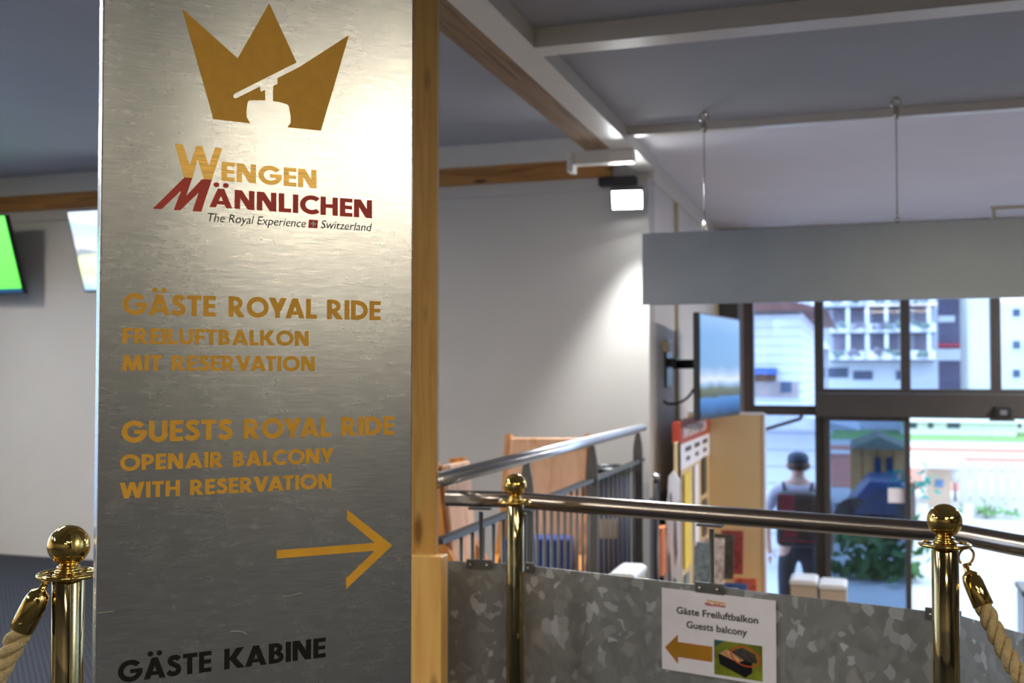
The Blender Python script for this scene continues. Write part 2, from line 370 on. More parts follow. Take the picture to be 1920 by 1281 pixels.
def type_line(mb, text, u0, u1, v, h, shear=0, bold=0, w=.0006):
    "a line of ordinary type; h is the height of its capitals"
    vs, fs = font_faces(text, shear, bold); x0 = min(p[0] for p in vs); x1 = max(p[0] for p in vs)
    k = (u1-u0)/(x1-x0); hc = .70
    return mb.add([(u0+(p[0]-x0)*k, v+p[1]*h/hc, w) for p in vs], fs)

# ================================================================== THE SETTING
YB, XL, YF, ZL, ZC, ZCL = 6.43, -1.205, 9.835, -1.2, 2.675, 2.83
rail_line = [(-1.295, 3.128), (-1.02, 3.15), (.227, 2.83), (.36, 2.662), (.72, 2.42), (2.2, 2.25), (5.0, 2.25)]
# upper floor: one slab with the stair void cut out
up = [(-7.2, -5), (5, -5), (5, 2.30)]+[(x, y+.05) for x, y in reversed(rail_line[:-1])]+[(-1.19, 3.2), (-1.19, YB), (-7.2, YB)]
struct(MB().plan(up, -.22, 0).build('floor', 'floor', origin=(0, 0, 0)))
struct(MB().box(-1.4, 5, 2.0, YF+.1, ZL-.2, ZL).build('floor_lower', plain('lower_floor_tiles', srgb(120, 112, 104), .45, 0, .1, 5), origin=(0, 6, ZL)))
# walls
struct(MB().box(-7.2, XL, YB, YB+.2, ZL, 3.0).build('wall_back', 'wall', origin=(-4, YB, 0)))
struct(MB().box(XL-.15, XL, YB+.2, YF+.15, ZL, 3.0).build('wall_left', 'white_wall', origin=(XL, 8, 0)))
wl = MB().box(-7.4, -7.2, -5.2, 2.0, -.3, 3).box(-7.4, -7.2, 6.0, YB+.2, -.3, 3).box(-7.4, -7.2, 2.0, 6.0, -.3, .2).box(-7.4, -7.2, 2.0, 6.0, 2.4, 3)
struct(wl.build('wall_far_left', 'white_wall', origin=(-7.2, 0, 0)))
struct(MB().box(-7.2, 5, -5.2, -5, -.3, 3).build('wall_front', 'wall', origin=(0, -5, 0)))
struct(MB().box(5, 5.2, -5.2, YF+.15, ZL, 3).build('wall_right', plain('slate_wall_paint', srgb(66, 70, 80), .6, 0, .04, 3), origin=(5, 0, 0)))  # unseen wall, coloured dark to dim what the sign reflects
under = MB()
for (x0, y0), (x1, y1) in zip(rail_line[1:-1], rail_line[2:]):
    under.add([(x0, y0-.12, ZL), (x1, y1-.12, ZL), (x1, y1-.12, -.22), (x0, y0-.12, -.22)], [(0, 1, 2, 3)])
    under.add([(x0, y0-.2, ZL), (x1, y1-.2, ZL), (x1, y1-.2, -.22), (x0, y0-.2, -.22)], [(3, 2, 1, 0)])
struct(under.build('wall_under_platform', wood('tan_reflection_cladding', srgb(196, 158, 108), srgb(150, 112, 70), 'z'), origin=(0, 3, ZL), fix=False))  # unseen wall, given tan cladding for the door glass to reflect
struct(MB().box(-1.34, -1.21, 3.0, YB, ZL, -.22).build('wall_stairwell', 'white_wall', origin=(-1.2, 4.7, ZL)))
struct(MB().box(4.96, 5, -5, 2.25, 0, 1.35).build('reflection_panel_right', plain('dark_blue_dado', srgb(34, 40, 54), .5, 0, .06, 3), origin=(5, 0, 0)))  # unseen dark panel added to darken the sign's lower reflection
struct(MB().box(-7.2, 4.96, -5, -4.96, 0, 1.2).build('reflection_panel_front', 'dado', origin=(0, -5, 0)))  # unseen grey panel added with it, also for the sign's reflection
# ceilings and beams
struct(MB().box(-7.4, -1.16, -5.2, YB+.2, ZCL, ZCL+.1).build('ceiling', 'ceil', origin=(-5, 0, ZCL)))
struct(MB().box(-1.30, 5.2, -5.2, 5.57, ZC, ZC+.06).build('ceiling_hall', 'ceil', origin=(2, 0, ZC)))
struct(MB().box(-1.30, 5.2, 5.57, YF+.15, ZC, ZC+.06).build('ceiling_front', plain('daylit_ceiling_board', srgb(232, 226, 230), .8, 0, .02, 2), origin=(2, 7, ZC)))  # ceiling past the joint coloured lighter, standing in for daylight from the glazing
struct(MB().box(-1.282, -1.155, -5, YB, 2.60, ZCL).build('trim_1', 'trim', origin=(-1.2, 1, 2.6)))      # white casing of the main beam
struct(MB().box(-1.426, -1.282, -5, 5.72, 2.603, ZCL).build('trim_2', 'beam_wood', origin=(-1.35, 1, 2.6)))   # its timber
struct(MB().box(-1.155, 5, 3.831, 3.945, 2.60, ZC).build('trim_3', 'trim', origin=(2, 3.9, 2.6)))
struct(MB().box(-1.155, 5, 5.54, 5.60, 2.63, ZC).build('trim_4', 'trim', origin=(2, 5.6, 2.63)))
struct(MB().box(-7.2, -1.43, YB-.07, YB, 2.69, ZCL).build('trim_5', 'trim', origin=(-5, YB, 2.69)))
struct(MB().box(-7.2, -1.43, YB-.05, YB, 2.578, 2.69).build('trim_6', 'wall_wood', origin=(-5, YB, 2.58)))
struct(MB().box(-7.2, XL, YB-.02, YB, 2.50, 2.578).build('trim_7', 'wall', origin=(-5, YB, 2.5)))
struct(MB().box(XL, XL+.03, YB+.02, YF, 2.56, ZC).build('trim_8', 'trim', origin=(XL, 8, 2.56)))
for i, y in enumerate((7.44, 9.66)):
    struct(MB().box(XL, XL+.025, y-.03, y+.03, .98 if i == 0 else -.2, 2.56).build('trim_%d' % (9+i), 'batten', origin=(XL, y, 0)))
struct(MB().box(XL, XL+.02, YB+.0, 6.95, ZL, .60).build('baseboard_left', 'dado', origin=(XL, 6.7, ZL)))

# glazed front: every window has its own frame and pane
def window(i, x0, x1, z0, z1, t=.04, gm='glass', fm='frame', name='window', y=YF):
    m = MB(); d0, d1 = y-.05, y+.05
    m.box(x0, x0+t, d0, d1, z0, z1).box(x1-t, x1, d0, d1, z0, z1).box(x0+t, x1-t, d0, d1, z0, z0+t).box(x0+t, x1-t, d0, d1, z1-t, z1)
    w = struct(m.build('%s_%d' % (name, i), fm, origin=((x0+x1)/2, y, z0)))
    MB().box(x0+t, x1-t, y-.006, y+.006, z0+t, z1-t).build('glass', gm, w)
    return w
struct(MB().box(XL, -1.02, YF-.09, YF+.06, ZL, ZC).build('trim_11', 'frame', origin=(-1.1, YF, ZL)))
struct(MB().box(-1.02, -.97, YF-.07, YF+.06, ZL, ZC).build('trim_12', 'frame_light', origin=(-1, YF, ZL)))
struct(MB().box(-.97, -.92, YF-.06, YF+.06, ZL, ZC).build('trim_13', 'brown_frame', origin=(-.95, YF, ZL)))
window(1, -.92, -.312, 1.03, ZC)
window(2, -.312, .408, 1.184, ZC)
window(3, .408, 1.127, 1.184, ZC)
window(4, 1.127, 1.847, 1.184, ZC)
window(5, 1.847, 3.4, 1.184, ZC)
window(6, 3.4, 5.0, ZL, ZC)
window(7, -.92, -.312, ZL, 1.03)
window(8, 1.9, 3.4, ZL, 1.0)
window(9, 2.0, 6.0, .2, 2.4, .06, fm='frame', y=0).rotation_euler = (0, 0, 0)  # unseen side window added for bluish daylight low on the back wall
w9 = [o for o in COL.objects if o.name == 'window_9'][0]
w9.rotation_euler.z = PI/2; w9.location = (-7.3, 4.0, .2)
d = window(1, -.27, .435, ZL, .99, .045, 'glass_tint', 'frame', 'door', YF-.09)     # the closed sliding leaf
struct(MB().box(-.33, -.262, YF-.04, YF+.06, ZL, .99).build('trim_14', 'frame', origin=(-.3, YF, ZL)))

# ================================================================== BIG SIGN PANEL
P0 = Vector((-1.085, 1.329, 0)); DU = Vector((math.sin(PI/4), math.cos(PI/4), 0)); DN = Vector((DU.y, -DU.x, 0))
def pan(u, v, w): p = P0+DU*u+DN*w; return (p.x, p.y, v)
sign = thing('sign_panel', 'tall brushed metal sign panel with a gold crown and gold and black lettering', 'sign', (-.9, 1.5, 0))
b = MB(lambda u, w, v: pan(u, v, w)).box(-.003, .5045, -.045, 0, .01, 2.35).build('metal_panel', 'steel', None, .0025, origin=(-.91, 1.51, .01))
b.parent = sign; b.location = Vector((-.91, 1.51, .01))-sign.location
b2 = MB(lambda u, w, v: pan(u, v, w)).box(.16, .46, -.10, .06, 0, .01).build('base_plate', 'steel_dark', sign)
crownL = [(.1142, 1.934), (.2012, 1.8671), (.2515, 1.9644), (.2977, 1.8731), (.197, 1.8092), (.1946, 1.8057), (.1955, 1.8024), (.1986, 1.8015), (.2376, 1.8259), (.2386, 1.8174), (.2459, 1.8215), (.246, 1.8042), (.2204, 1.8012), (.2177, 1.7965), (.2159, 1.782), (.2166, 1.7726), (.2223, 1.7640), (.1637, 1.7643)]
crownR = [(.3023, 1.8663), (.3877, 1.9323), (.3396, 1.7643), (.2828, 1.7640), (.2886, 1.7719), (.2885, 1.7822), (.2851, 1.8000), (.2815, 1.8020), (.2696, 1.8041), (.259, 1.8045), (.2589, 1.8291), (.2662, 1.8336), (.2661, 1.8432)]
def flat(mb, poly, w=.0006): n = len(poly); return mb.add([(a, b, w) for a, b in poly], [tuple(range(n))])
m = MB(pan); flat(m, crownL); flat(m, crownR); m.build('crown_emblem', 'gold', sign, label='gold crown emblem with a cable car cut out of it')
Wp = [(.1052, 1.719), (.117, 1.7191), (.1283, 1.6874), (.1375, 1.7191), (.1468, 1.7193), (.1573, 1.6884), (.1665, 1.719), (.1781, 1.719), (.162, 1.6674), (.15, 1.6672), (.1401, 1.6977), (.1317, 1.6674), (.1195, 1.667)]
m = MB(pan); flat(m, Wp); caps(m, 'ENGEN', .1772, .3334, 1.6670, .0304); m.build('wengen_lettering', 'gold_brushed', sign, label='pale gold lettering')
Mp = [(.073, 1.6150), (.1195, 1.6667), (.1317, 1.6669), (.1225, 1.6378), (.1464, 1.6666), (.162, 1.6668), (.1462, 1.6153), (.1328, 1.6152), (.1421, 1.6454), (.1141, 1.6151), (.1041, 1.615), (.1153, 1.6464), (.0863, 1.6152)]
m = MB(pan); flat(m, Mp, .0009); caps(m, 'ÄNNLICHEN', .1582, .4305, 1.6237, .0303); m.build('mannlichen_lettering', 'red_vinyl', sign, label='red lettering')
m = MB(pan); type_line(m, 'The Royal Experience', .1566, .3147, 1.6008, .0135, .22, -.004); m.build('tagline_lettering', 'dark_print', sign, label='small dark italic lettering')
m = MB(pan); type_line(m, 'Switzerland', .3405, .4296, 1.6014, .0135, .22, -.004)
m.build('tagline_lettering', 'dark_print', sign, label='small dark italic lettering')
m = MB(pan); flat(m, [(.3193, 1.6006), (.3345, 1.6006), (.3354, 1.6141), (.3202, 1.6141)]); fl = m.build('flag_emblem', 'red_vinyl', sign, label='small red square with a white cross')
m = MB(pan); c0 = (.3273, 1.6074)
flat(m, [(c0[0]-.0045, c0[1]-.0014), (c0[0]+.0045, c0[1]-.0014), (c0[0]+.0045, c0[1]+.0014), (c0[0]-.0045, c0[1]+.0014)], .0010)
flat(m, [(c0[0]-.0014, c0[1]-.0045), (c0[0]+.0014, c0[1]-.0045), (c0[0]+.0014, c0[1]+.0045), (c0[0]-.0014, c0[1]+.0045)], .0010); m.build('cross', 'white_vinyl', fl)
for nm, mt, rows in (('headline_lettering', 'gold', [('GÄSTE', .0305, .1699, 1.4497, .0327), ('ROYAL', .190, .3344, 1.4502, .0325), ('RIDE', .352, .4459, 1.4502, .0325)]),
                     ('subline_lettering', 'gold', [('FREILUFTBALKON', .0303, .3214, 1.4051, .0243)]),
                     ('subline_lettering', 'gold', [('MIT', .0300, .0887, 1.3637, .0242), ('RESERVATION', .1032, .3319, 1.3637, .0242)]),
                     ('headline_lettering', 'gold', [('GUESTS', .0305, .1974, 1.2545, .0325), ('ROYAL', .2155, .3597, 1.2548, .0322), ('RIDE', .3768, .4712, 1.2552, .0315)]),
                     ('subline_lettering', 'gold', [('OPENAIR', .0292, .184, 1.2115, .0243), ('BALCONY', .1986, .3642, 1.2112, .0245)]),
                     ('subline_lettering', 'gold', [('WITH', .0288, .1181, 1.1695, .0243), ('RESERVATION', .1328, .3618, 1.1694, .0243)]),
                     ('headline_lettering', 'black_vinyl', [('GÄSTE', .0294, .1679, .8925, .0320), ('KABINE', .1877, .3523, .8926, .0320)])):
    for row in rows:
        m = caps(MB(pan), *row); m.build(nm, mt, sign, label=('black' if mt == 'black_vinyl' else 'gold')+' capital lettering')
m = MB(pan); flat(m, [(.2697, 1.0737), (.4362, 1.0736), (.3879, 1.1158), (.3878, 1.1326), (.4683, 1.0670), (.3868, 1.0006), (.3867, 1.0182), (.437, 1.0604), (.2698, 1.0603)])
m.build('arrow', 'gold', sign, label='gold arrow pointing right')

def wear(pts, w):
    m = MB(pan)
    for (a, b), (c, d) in zip(pts, pts[1:]): flat(m, [(a, b-w), (c, d-w), (c, d+w), (a, b+w)])
    m.build('scratch', plain('bare_scratch', (.62, .60, .52), .5), sign, label='pale scratch in the brushed metal')
wear([(-.001, 1.0005), (.012, 1.0008), (.022, 1.0012)], .0003); wear([(.197, .9515), (.207, .9512), (.216, .9485), (.223, .9440)], .0004); wear([(.279, .9985), (.295, .9990), (.312, 1.0015)], .0003)
# ================================================================== TIMBER POSTS BY THE SIGN
t = thing('timber_column', 'tall honey coloured pine column behind the right edge of the metal sign', 'column', (-1.30, 3.02, 0))
CR = Vector((-1.2225, 3.02, 0))                      # its front right corner; it stands at 45 degrees like the sign
def colm(u, w, v): p = CR+DU*u+DN*w; return (p.x, p.y, v)
MB(colm).box(-.16, 0, -.12, 0, .012, 2.60).build('shaft', 'post_wood', t, .003)
MB(colm).box(0, .013, -.12, -.02, .012, 2.60).build('edge_board', 'white_wall', t, label='white edge board')
MB(colm).box(-.17, .02, -.13, .01, 0, .012).build('foot_plate', 'steel_dark', t)
tag(MB().box(-1.262, -1.160, 2.90, 2.955, 0, .822).build('timber_post', 'post_wood', None, .003),
    'short pine end post where the galvanised barrier starts, at the foot of the pine column', 'post')

# ================================================================== NEAR GUARD RAILING WITH GALVANISED SHEET
gr = thing('guard_railing', 'guard railing with round steel handrail above a galvanised sheet metal infill', 'railing', (-.4, 3.0, 0))
zr = .966
rl = [(-1.234, 3.129), (-1.04, 3.150), (-.98, 3.141), (.20, 2.836), (.245, 2.81), (.34, 2.687), (.40, 2.62), (.72, 2.40), (2.2, 2.25)]
MB().tube([(x, y, zr) for x, y in rl], .0252, 28).build('handrail', 'inox', gr)
segs = list(zip(rail_line[:-2], rail_line[1:-1]))
for (x0, y0), (x1, y1) in segs:
    a, b_ = Vector((x0, y0, 0)), Vector((x1, y1, 0)); tt = (b_-a).normalized(); nn = Vector((tt.y, -tt.x, 0))
    g = .0035
    m = MB(); q = [a+tt*g, b_-tt*g]
    vs = []
    for off in (0, .0025):
        for p in q: vs += [(p+nn*off)+Vector((0, 0, .06)), (p+nn*off)+Vector((0, 0, .768))]
    m.add([tuple(v) for v in vs], [(0, 2, 3, 1), (4, 5, 7, 6), (0, 1, 5, 4), (2, 6, 7, 3), (1, 3, 7, 5), (0, 4, 6, 2)])
    m.build('sheet_panel', 'galv', gr, label='galvanised sheet with a mottled spangle')
def rail_post(x, y, tx, ty):
    tt = Vector((tx, ty, 0)).normalized(); nn = Vector((tt.y, -tt.x, 0)); c = Vector((x, y, 0))+nn*(-.012)
    p = MB().tube([c+Vector((0, 0, 0)), c+Vector((0, 0, .925))], .0075, 12).build('support_post', 'steel_dark', gr)
    c2 = Vector((x, y, 0)); m = MB()
    m.beam(c2-tt*.036+Vector((0, 0, .936)), c2+tt*.036+Vector((0, 0, .936)), .024, .006); m.build('saddle_plate', 'steel_dark', p)
    m = MB(); f = c2+nn*.006
    m.beam(f-tt*.042+Vector((0, 0, .763)), f+tt*.042+Vector((0, 0, .763)), .007, .030); m.build('fixing_plate', 'steel_dark', p, .001)
    for s in (-1, 1):
        MB().lathe([(.0001, .010), (.004, .009), (.0055, .005), (.0058, 0)][::-1], tuple(f+nn*.003+tt*(.026*s)+Vector((0, 0, .763))), 14, tuple(nn)).build('screw', 'screw', p)
rail_post(-1.125, 3.139, 1, .1)
rail_post(-.985, 3.136, 1.25, -.2)
rail_post(-.391, 2.989, 1.25, -.32)
rail_post(.20, 2.837, 1.25, -.32)
rail_post(.72, 2.41, 1, -.2)
rail_post(1.6, 2.31, 1, -.1)

# paper notice
NA = Vector((-.531, 3.0205, 0)); NB = Vector((-.2095, 2.9385, 0)); nt_ = (NB-NA).normalized(); nn_ = Vector((nt_.y, -nt_.x, 0)); NW = (NB-NA).length; NT, NH = .750, .229
def pap(s, v, w): p = NA+nt_*(s*NW)+nn_*(.0045+w); return (p.x, p.y, NT-v*NH)
no_ = thing('paper_notice', 'white paper notice with an orange left arrow stuck on the galvanised barrier', 'notice', (-.37, 2.98, .52))
MB(lambda s, w, v: pap(s, v, w)).box(0, 1, -.0012, 0, 0, 1).build('paper_sheet', 'paper', no_)
papT = lambda s, v, w: pap(s, v, w)
def pap_type(text, s0, s1, vb, hh, mat, nm, bold=.012, shear=0, w=.0005):
    mb = MB(); vs, fs = font_faces(text, shear, bold); x0 = min(p[0] for p in vs); x1 = max(p[0] for p in vs)
    mb.add([pap(s0+(p[0]-x0)/(x1-x0)*(s1-s0), vb-p[1]/.70*hh, w) for p in vs], fs); return mb.build(nm, mat, no_)
pap_type('Gäste Freiluftbalkon', .137, .853, .292, .082, 'dark_print', 'german_lettering', .02)
pap_type('Guests balcony', .227, .759, .452, .082, 'dark_print', 'english_lettering', .02)
pap_type('Wengen', .408, .575, .112, .034, 'gold', 'logo_lettering', .03)
pap_type('Männlichen', .396, .575, .150, .034, 'red_vinyl', 'logo_lettering', .03)
def pf(poly, w): return MB().add([pap(a, b, w) for a, b in poly], [tuple(range(len(poly)))])
pf([(.028, .73), (.148, .550), (.148, .640), (.457, .640), (.457, .824), (.148, .824), (.148, .910)], .0004).build('arrow_outline', plain('red_outline', srgb(196, 92, 50), .6), no_)
pf([(.038, .73), (.143, .572), (.143, .650), (.452, .650), (.452, .814), (.143, .814), (.143, .888)], .0008).build('arrow', plain('ochre_print', srgb(176, 126, 8), .6), no_, label='ochre arrow pointing left')
ph = pf([(.473, .548), (.886, .548), (.886, .962), (.473, .962)], .0004).build('photo_print', plain('meadow_print', srgb(118, 128, 20), .6, 0, .5, 22), no_, label='small printed photograph of a dark cabin on a meadow')
pf([(.473, .548), (.56, .548), (.473, .64)], .0006).build('printed_lake', plain('lake_print', srgb(40, 92, 96), .6), ph)
pf([(.51, .72), (.60, .64), (.80, .76), (.80, .88), (.74, .95), (.52, .83)], .0008).build('printed_cabin', 'black_vinyl', ph)
pf([(.515, .705), (.585, .640), (.735, .745), (.68, .78)], .0010).build('printed_roof', plain('cabin_roof_print', srgb(206, 160, 112), .6, 0, .3, 60), ph)
pf([(.62, .66), (.72, .60), (.83, .66), (.84, .76), (.70, .75)], .0010).build('printed_people', plain('people_print', srgb(62, 52, 50), .6, 0, .7, 90), ph)
ring = MB()
for k in range(40):
    a0, a1 = 2*PI*k/40, 2*PI*(k+1)/40; e = []
    for a, s_ in ((a0, 1), (a1, 1), (a1, .88), (a0, .88)): e.append(pap(.742+.128*s_*math.cos(a)+.0*s_, .700+.115*s_*math.sin(a)+.02*math.cos(a), .0013))
    ring.add(e, [(0, 1, 2, 3)])
ring.build('printed_ring', plain('ring_print', srgb(206, 78, 40), .6), ph)

# ================================================================== STANCHIONS AND ROPES
def stanchion(x, y, top, label):
    t = thing('brass_stanchion', label, 'stanchion', (x, y, 0), None); zd = top-.081
    MB().lathe([(.0001, .030), (.028, .030), (.05, .024), (.10, .014), (.125, .010), (.13, 0)][::-1], (x, y, 0), 48).build('base', 'brass_post', t)
    MB().lathe([(.0255, .028), (.0255, zd-.004), (.0235, zd-.001)], (x, y, 0), 44).build('tube', 'brass_post', t)
    r = MB().torus((x, y, zd), .0465, .0038)
    r.lathe([(.0001, -.002), (.028, -.002), (.028, .002), (.0001, .002)], (x, y, zd), 36)
    for k in range(4):
        a = PI/4+k*PI/2; r.beam((x+.025*math.cos(a), y+.025*math.sin(a), zd), (x+.046*math.cos(a), y+.046*math.sin(a), zd), .009, .004)
    r.build('rope_ring', 'brass', t)
    MB().lathe([(.021, .001), (.0225, .004), (.021, .0075), (.016, .009), (.0185, .011), (.0185, .0135), (.014, .0155), (.0125, .019), (.015, .023)], (x, y, zd), 40).build('neck', 'brass', t)
    MB().sphere((x, y, top-.0335), .0335, 48).build('ball', 'brass', t)
    return t
SL, SM, SR = (-1.237, 1.443, 1.110), (-.943, 2.932, 1.069), (.165, 2.283, 1.100)
stanchion(*SL, 'brass ball-topped stanchion left of the tall metal sign')
stanchion(*SM, 'brass ball-topped stanchion just right of the pine posts, with no rope')
stanchion(*SR, 'brass ball-topped stanchion right of the paper notice, holding a rope')
EL, ER = (-2.52, 1.02, 1.10), (1.16, 1.93, 1.10)
stanchion(*EL, 'brass ball-topped stanchion at the far end of the left rope')
stanchion(*ER, 'brass ball-topped stanchion at the far end of the right rope')

def rope(label, hook_at, pts, end):
    "pts: from the wide mouth of the first end cap along the rope to the mouth of the last one"
    path = crom(pts, 24); t = thing('barrier_rope', label, 'rope', tuple(Vector(pts[len(pts)//2])), None)
    # arc length
    L = [0]
    for a, b in zip(path, path[1:]): L.append(L[-1]+(b-a).length)
    n = int(L[-1]/.006); ps = []; j = 0
    for i in range(n+1):
        s = L[-1]*i/n
        while j < len(L)-2 and L[j+1] < s: j += 1
        ps.append(path[j].lerp(path[j+1], (s-L[j])/max(L[j+1]-L[j], 1e-9)))
    e = (ps[1]-ps[0]).orthogonal().normalized(); fr = []
    for i in range(n+1):
        tg = (ps[min(i+1, n)]-ps[max(i-1, 0)]).normalized(); e = (e-tg*e.dot(tg)).normalized(); fr.append((e.copy(), tg.cross(e)))
    for k in range(3):
        q = []
        for i in range(n+1):
            a = 2*PI*(k/3+L[-1]*i/n/.085); q.append(ps[i]+(fr[i][0]*math.cos(a)+fr[i][1]*math.sin(a))*.0104)
        MB().tube(q, .0086, 12).build('strand', 'rope', t)
    for mouth, inner, hk in ((ps[0], ps[6], hook_at), (ps[-1], ps[-7], end)):
        hk = Vector(hk); ax = (mouth-inner).normalized()
        c = MB().lathe([(.0185, -.008), (.0200, -.006), (.0192, .040), (.0180, .048), (.015, .058), (.008, .063), (.0055, .066), (.0055, .080), (.0001, .080)], tuple(mouth), 32, tuple(ax)).build('end_cap', 'brass', t)
        tip = mouth+ax*.078; d_ = (hk-tip)
        mid = (tip+hk)/2; r_ = max(d_.length/2, .011); up_ = d_.normalized(); sd = up_.cross(Vector((0, 0, 1)).cross(up_)).normalized() if abs(up_.z) < .99 else Vector((1, 0, 0))
        sd = RT.copy() if abs(up_.z) > .5 else sd
        hook = [mid+up_*(-r_*math.cos(a))+sd*(.62*r_*math.sin(a)) for a in [2*PI*i/28 for i in range(26)]]
        MB().tube(hook, .0026, 10).build('snap_hook', 'brass', c)
        MB().tube([tip-sd*.003, tip+sd*.012], .0024, 8).build('thumb_catch', 'brass', c)
        MB().sphere(tuple(mouth+ax*.008-FW*.0205), .0022, 10).build('rivet', 'brass_post', c)
    return t
rope('twisted rope hanging from the stanchion right of the paper notice', (.207, 2.297, 1.012), [(.2335, 2.302, .905), (.262, 2.277, .838), (.305, 2.245, .765), (.42, 2.18, .640), (.66, 2.10, .540), (.90, 2.02, .640), (1.04, 1.97, .800), (1.09, 1.952, .905)], (1.12, 1.942, 1.012))
rope('twisted rope hanging from the stanchion left of the metal sign', (-1.262, 1.420, 1.022), [(-1.292, 1.405, .950), (-1.325, 1.394, .884), (-1.37, 1.38, .815), (-1.52, 1.33, .68), (-1.89, 1.22, .54), (-2.25, 1.11, .68), (-2.42, 1.055, .84), (-2.465, 1.04, .950)], (-2.49, 1.03, 1.022))

# ================================================================== LIGHTS OF THE ROOM
def ceiling_light(x, y, z, sx, sy, mat, label, grp):
    t = thing('ceiling_light', label, 'light', (x, y, z), grp)
    m = MB(); e = .02; m.box(x-sx/2, x+sx/2, y-sy/2, y-sy/2+e, z-.06, z).box(x-sx/2, x+sx/2, y+sy/2-e, y+sy/2, z-.06, z).box(x-sx/2, x-sx/2+e, y-sy/2+e, y+sy/2-e, z-.06, z).box(x+sx/2-e, x+sx/2, y-sy/2+e, y+sy/2-e, z-.06, z)
    m.box(x-sx/2+e, x+sx/2-e, y-sy/2+e, y+sy/2-e, z-.012, z).build('housing', 'trim', t)
    MB().box(x-sx/2+e, x+sx/2-e, y-sy/2+e, y+sy/2-e, z-.05, z-.015).build('diffuser', mat, t)
for x, y in ((2.9, .15), (3.0, -.72), (.8, -1.2), (.8, -3.2)):
    ceiling_light(x, y, ZC, 1.3, .32, 'tube', 'long warm ceiling light over the upper platform', 'warm ceiling lights over the platform')
for x, y in ((-4.2, -.5), (-5.9, .8), (-3.4, 2.6), (-5.7, 3.9)):  # unseen lamps added to brighten the left part of the back wall
    ceiling_light(x, y, ZCL, .32, 1.3, 'left_fill', 'unseen long ceiling light added to brighten the left part of the room', 'unseen ceiling lights added to brighten the left part')

for x, y in ((2.7, 6.5), (2.7, 8.3)):
    ceiling_light(x, y, ZC, .32, 1.3, 'hallt', 'long neutral ceiling light over the entrance hall', 'neutral ceiling lights over the entrance hall')
# floodlight on the back wall
fl_ = thing('floodlight', 'small square LED floodlight shining on the grey back wall', 'light', (-1.31, 6.36, 2.41))
fc = Vector((-1.312, 6.30, 2.412)); fnv = Vector((.12, -.80, -.58)).normalized(); fs = fnv.cross(Vector((0, 0, 1))).normalized(); fu = fs.cross(fnv)
def fx(a, w, c): p = fc+fs*a+fnv*w+fu*c; return tuple(p)
MB(fx).box(-.098, .098, -.045, 0, -.068, .068).build('housing', 'steel_dark', fl_, .006)
MB(fx).box(-.088, .088, .0005, .003, -.058, .058).build('lens', 'flood', fl_, label='glowing white lens')
MB().box(-1.40, -1.22, 6.36, 6.375, 2.40, 2.425).box(-1.33, -1.29, 6.375, 6.43, 2.38, 2.45).build('bracket', 'steel_dark', fl_)
ld = bpy.data.lights.new('floodlight_beam', 'SPOT'); ld.energy = 160; ld.spot_size = 2.0; ld.spot_blend = .35; ld.color = (.92, .97, 1); ld.shadow_soft_size = .06
lo = bpy.data.objects.new('floodlight_beam', ld); COL.objects.link(lo); lo.parent = fl_; lo.location = fc+fnv*.03-fl_.location
lo.rotation_euler = Vector((.15, -.55, -.82)).to_track_quat('-Z', 'Y').to_euler()
# small dark junction box and white duct under the main beam
tag(MB().box(-1.50, -1.27, 6.33, 6.43, 2.515, 2.565).build('junction_box', 'black', None, .004), 'flat black junction box high on the back wall above the floodlight', 'box')
t = thing('duct', 'short white square duct under the end of the ceiling beam, above the floodlight', 'duct', (-1.34, 5.76, 2.53))
MB().box(-1.50, -1.158, 5.725, 5.80, 2.53, 2.598).build('casing', 'trim', t, .004)
MB().box(-1.535, -1.50, 5.715, 5.81, 2.49, 2.602).build('end_bracket', 'white_wall', t, .004)

# ================================================================== SCREENS
def wall_tv(xc, label, mat, w=1.0, h=.585):
    t = thing('television', label, 'television', (xc, 6.32, 1.93)); a = math.radians(19); cz = Vector((xc, 6.12, 2.215))
    def tx(u, d, v): return (cz.x+u, cz.y+d*math.cos(a)-v*math.sin(a)*1.0, cz.z+v*math.cos(a)+d*math.sin(a)*0-d*0)
    MB(tx).box(-w/2, w/2, 0, .045, -h/2, h/2).build('casing', 'black', t, .004)
    s_ = MB(tx).box(-w/2+.012, w/2-.012, -.004, .0, -h/2+.012, h/2-.012).build('screen', mat, t)
    MB().box(xc-.12, xc+.12, 6.41, 6.43, 2.10, 2.34).box(xc-.03, xc+.03, 6.17, 6.41, 2.19, 2.25).build('wall_mount', 'black', t)
    return t
wall_tv(-6.252, 'tilted wall television showing a plain bright green screen', 'scr_green')
wall_tv(-4.722, 'tilted wall television showing a landscape, half hidden by the metal sign', 'scr_land')
t = thing('television', 'television on a swivel arm facing the hall beside the glazed front', 'television', (-1.0, 7.2, 1.05))
A_, B_ = Vector((-.924, 6.631, 0)), Vector((-.781, 7.622, 0)); td = (B_-A_).normalized(); tw = (B_-A_).length; tn = Vector((td.y, -td.x, 0))
def rx(u, w, v): p = A_+td*u+tn*w; return (p.x, p.y, v)
MB(rx).box(0, tw, -.045, -.004, 1.066, 1.742).build('casing', 'black', t, .006)
MB(rx).box(.014, tw-.014, -.005, 0, 1.085, 1.728).build('screen', plain('x', (0, 0, 0)) if 0 else 'scr_blue', t)
arm = MB().box(-1.205, -1.19, 6.98, 7.18, 1.27, 1.58).box(-1.19, -1.14, 7.05, 7.12, 1.40, 1.46).build('wall_mount', 'black', t)
MB().beam((-1.16, 7.09, 1.42), (-.96, 6.95, 1.42), .04, .06).build('arm', 'black', arm)
MB().box(-.985, -.93, 6.85, 7.10, 1.24, 1.60).build('back_plate', 'black', arm)
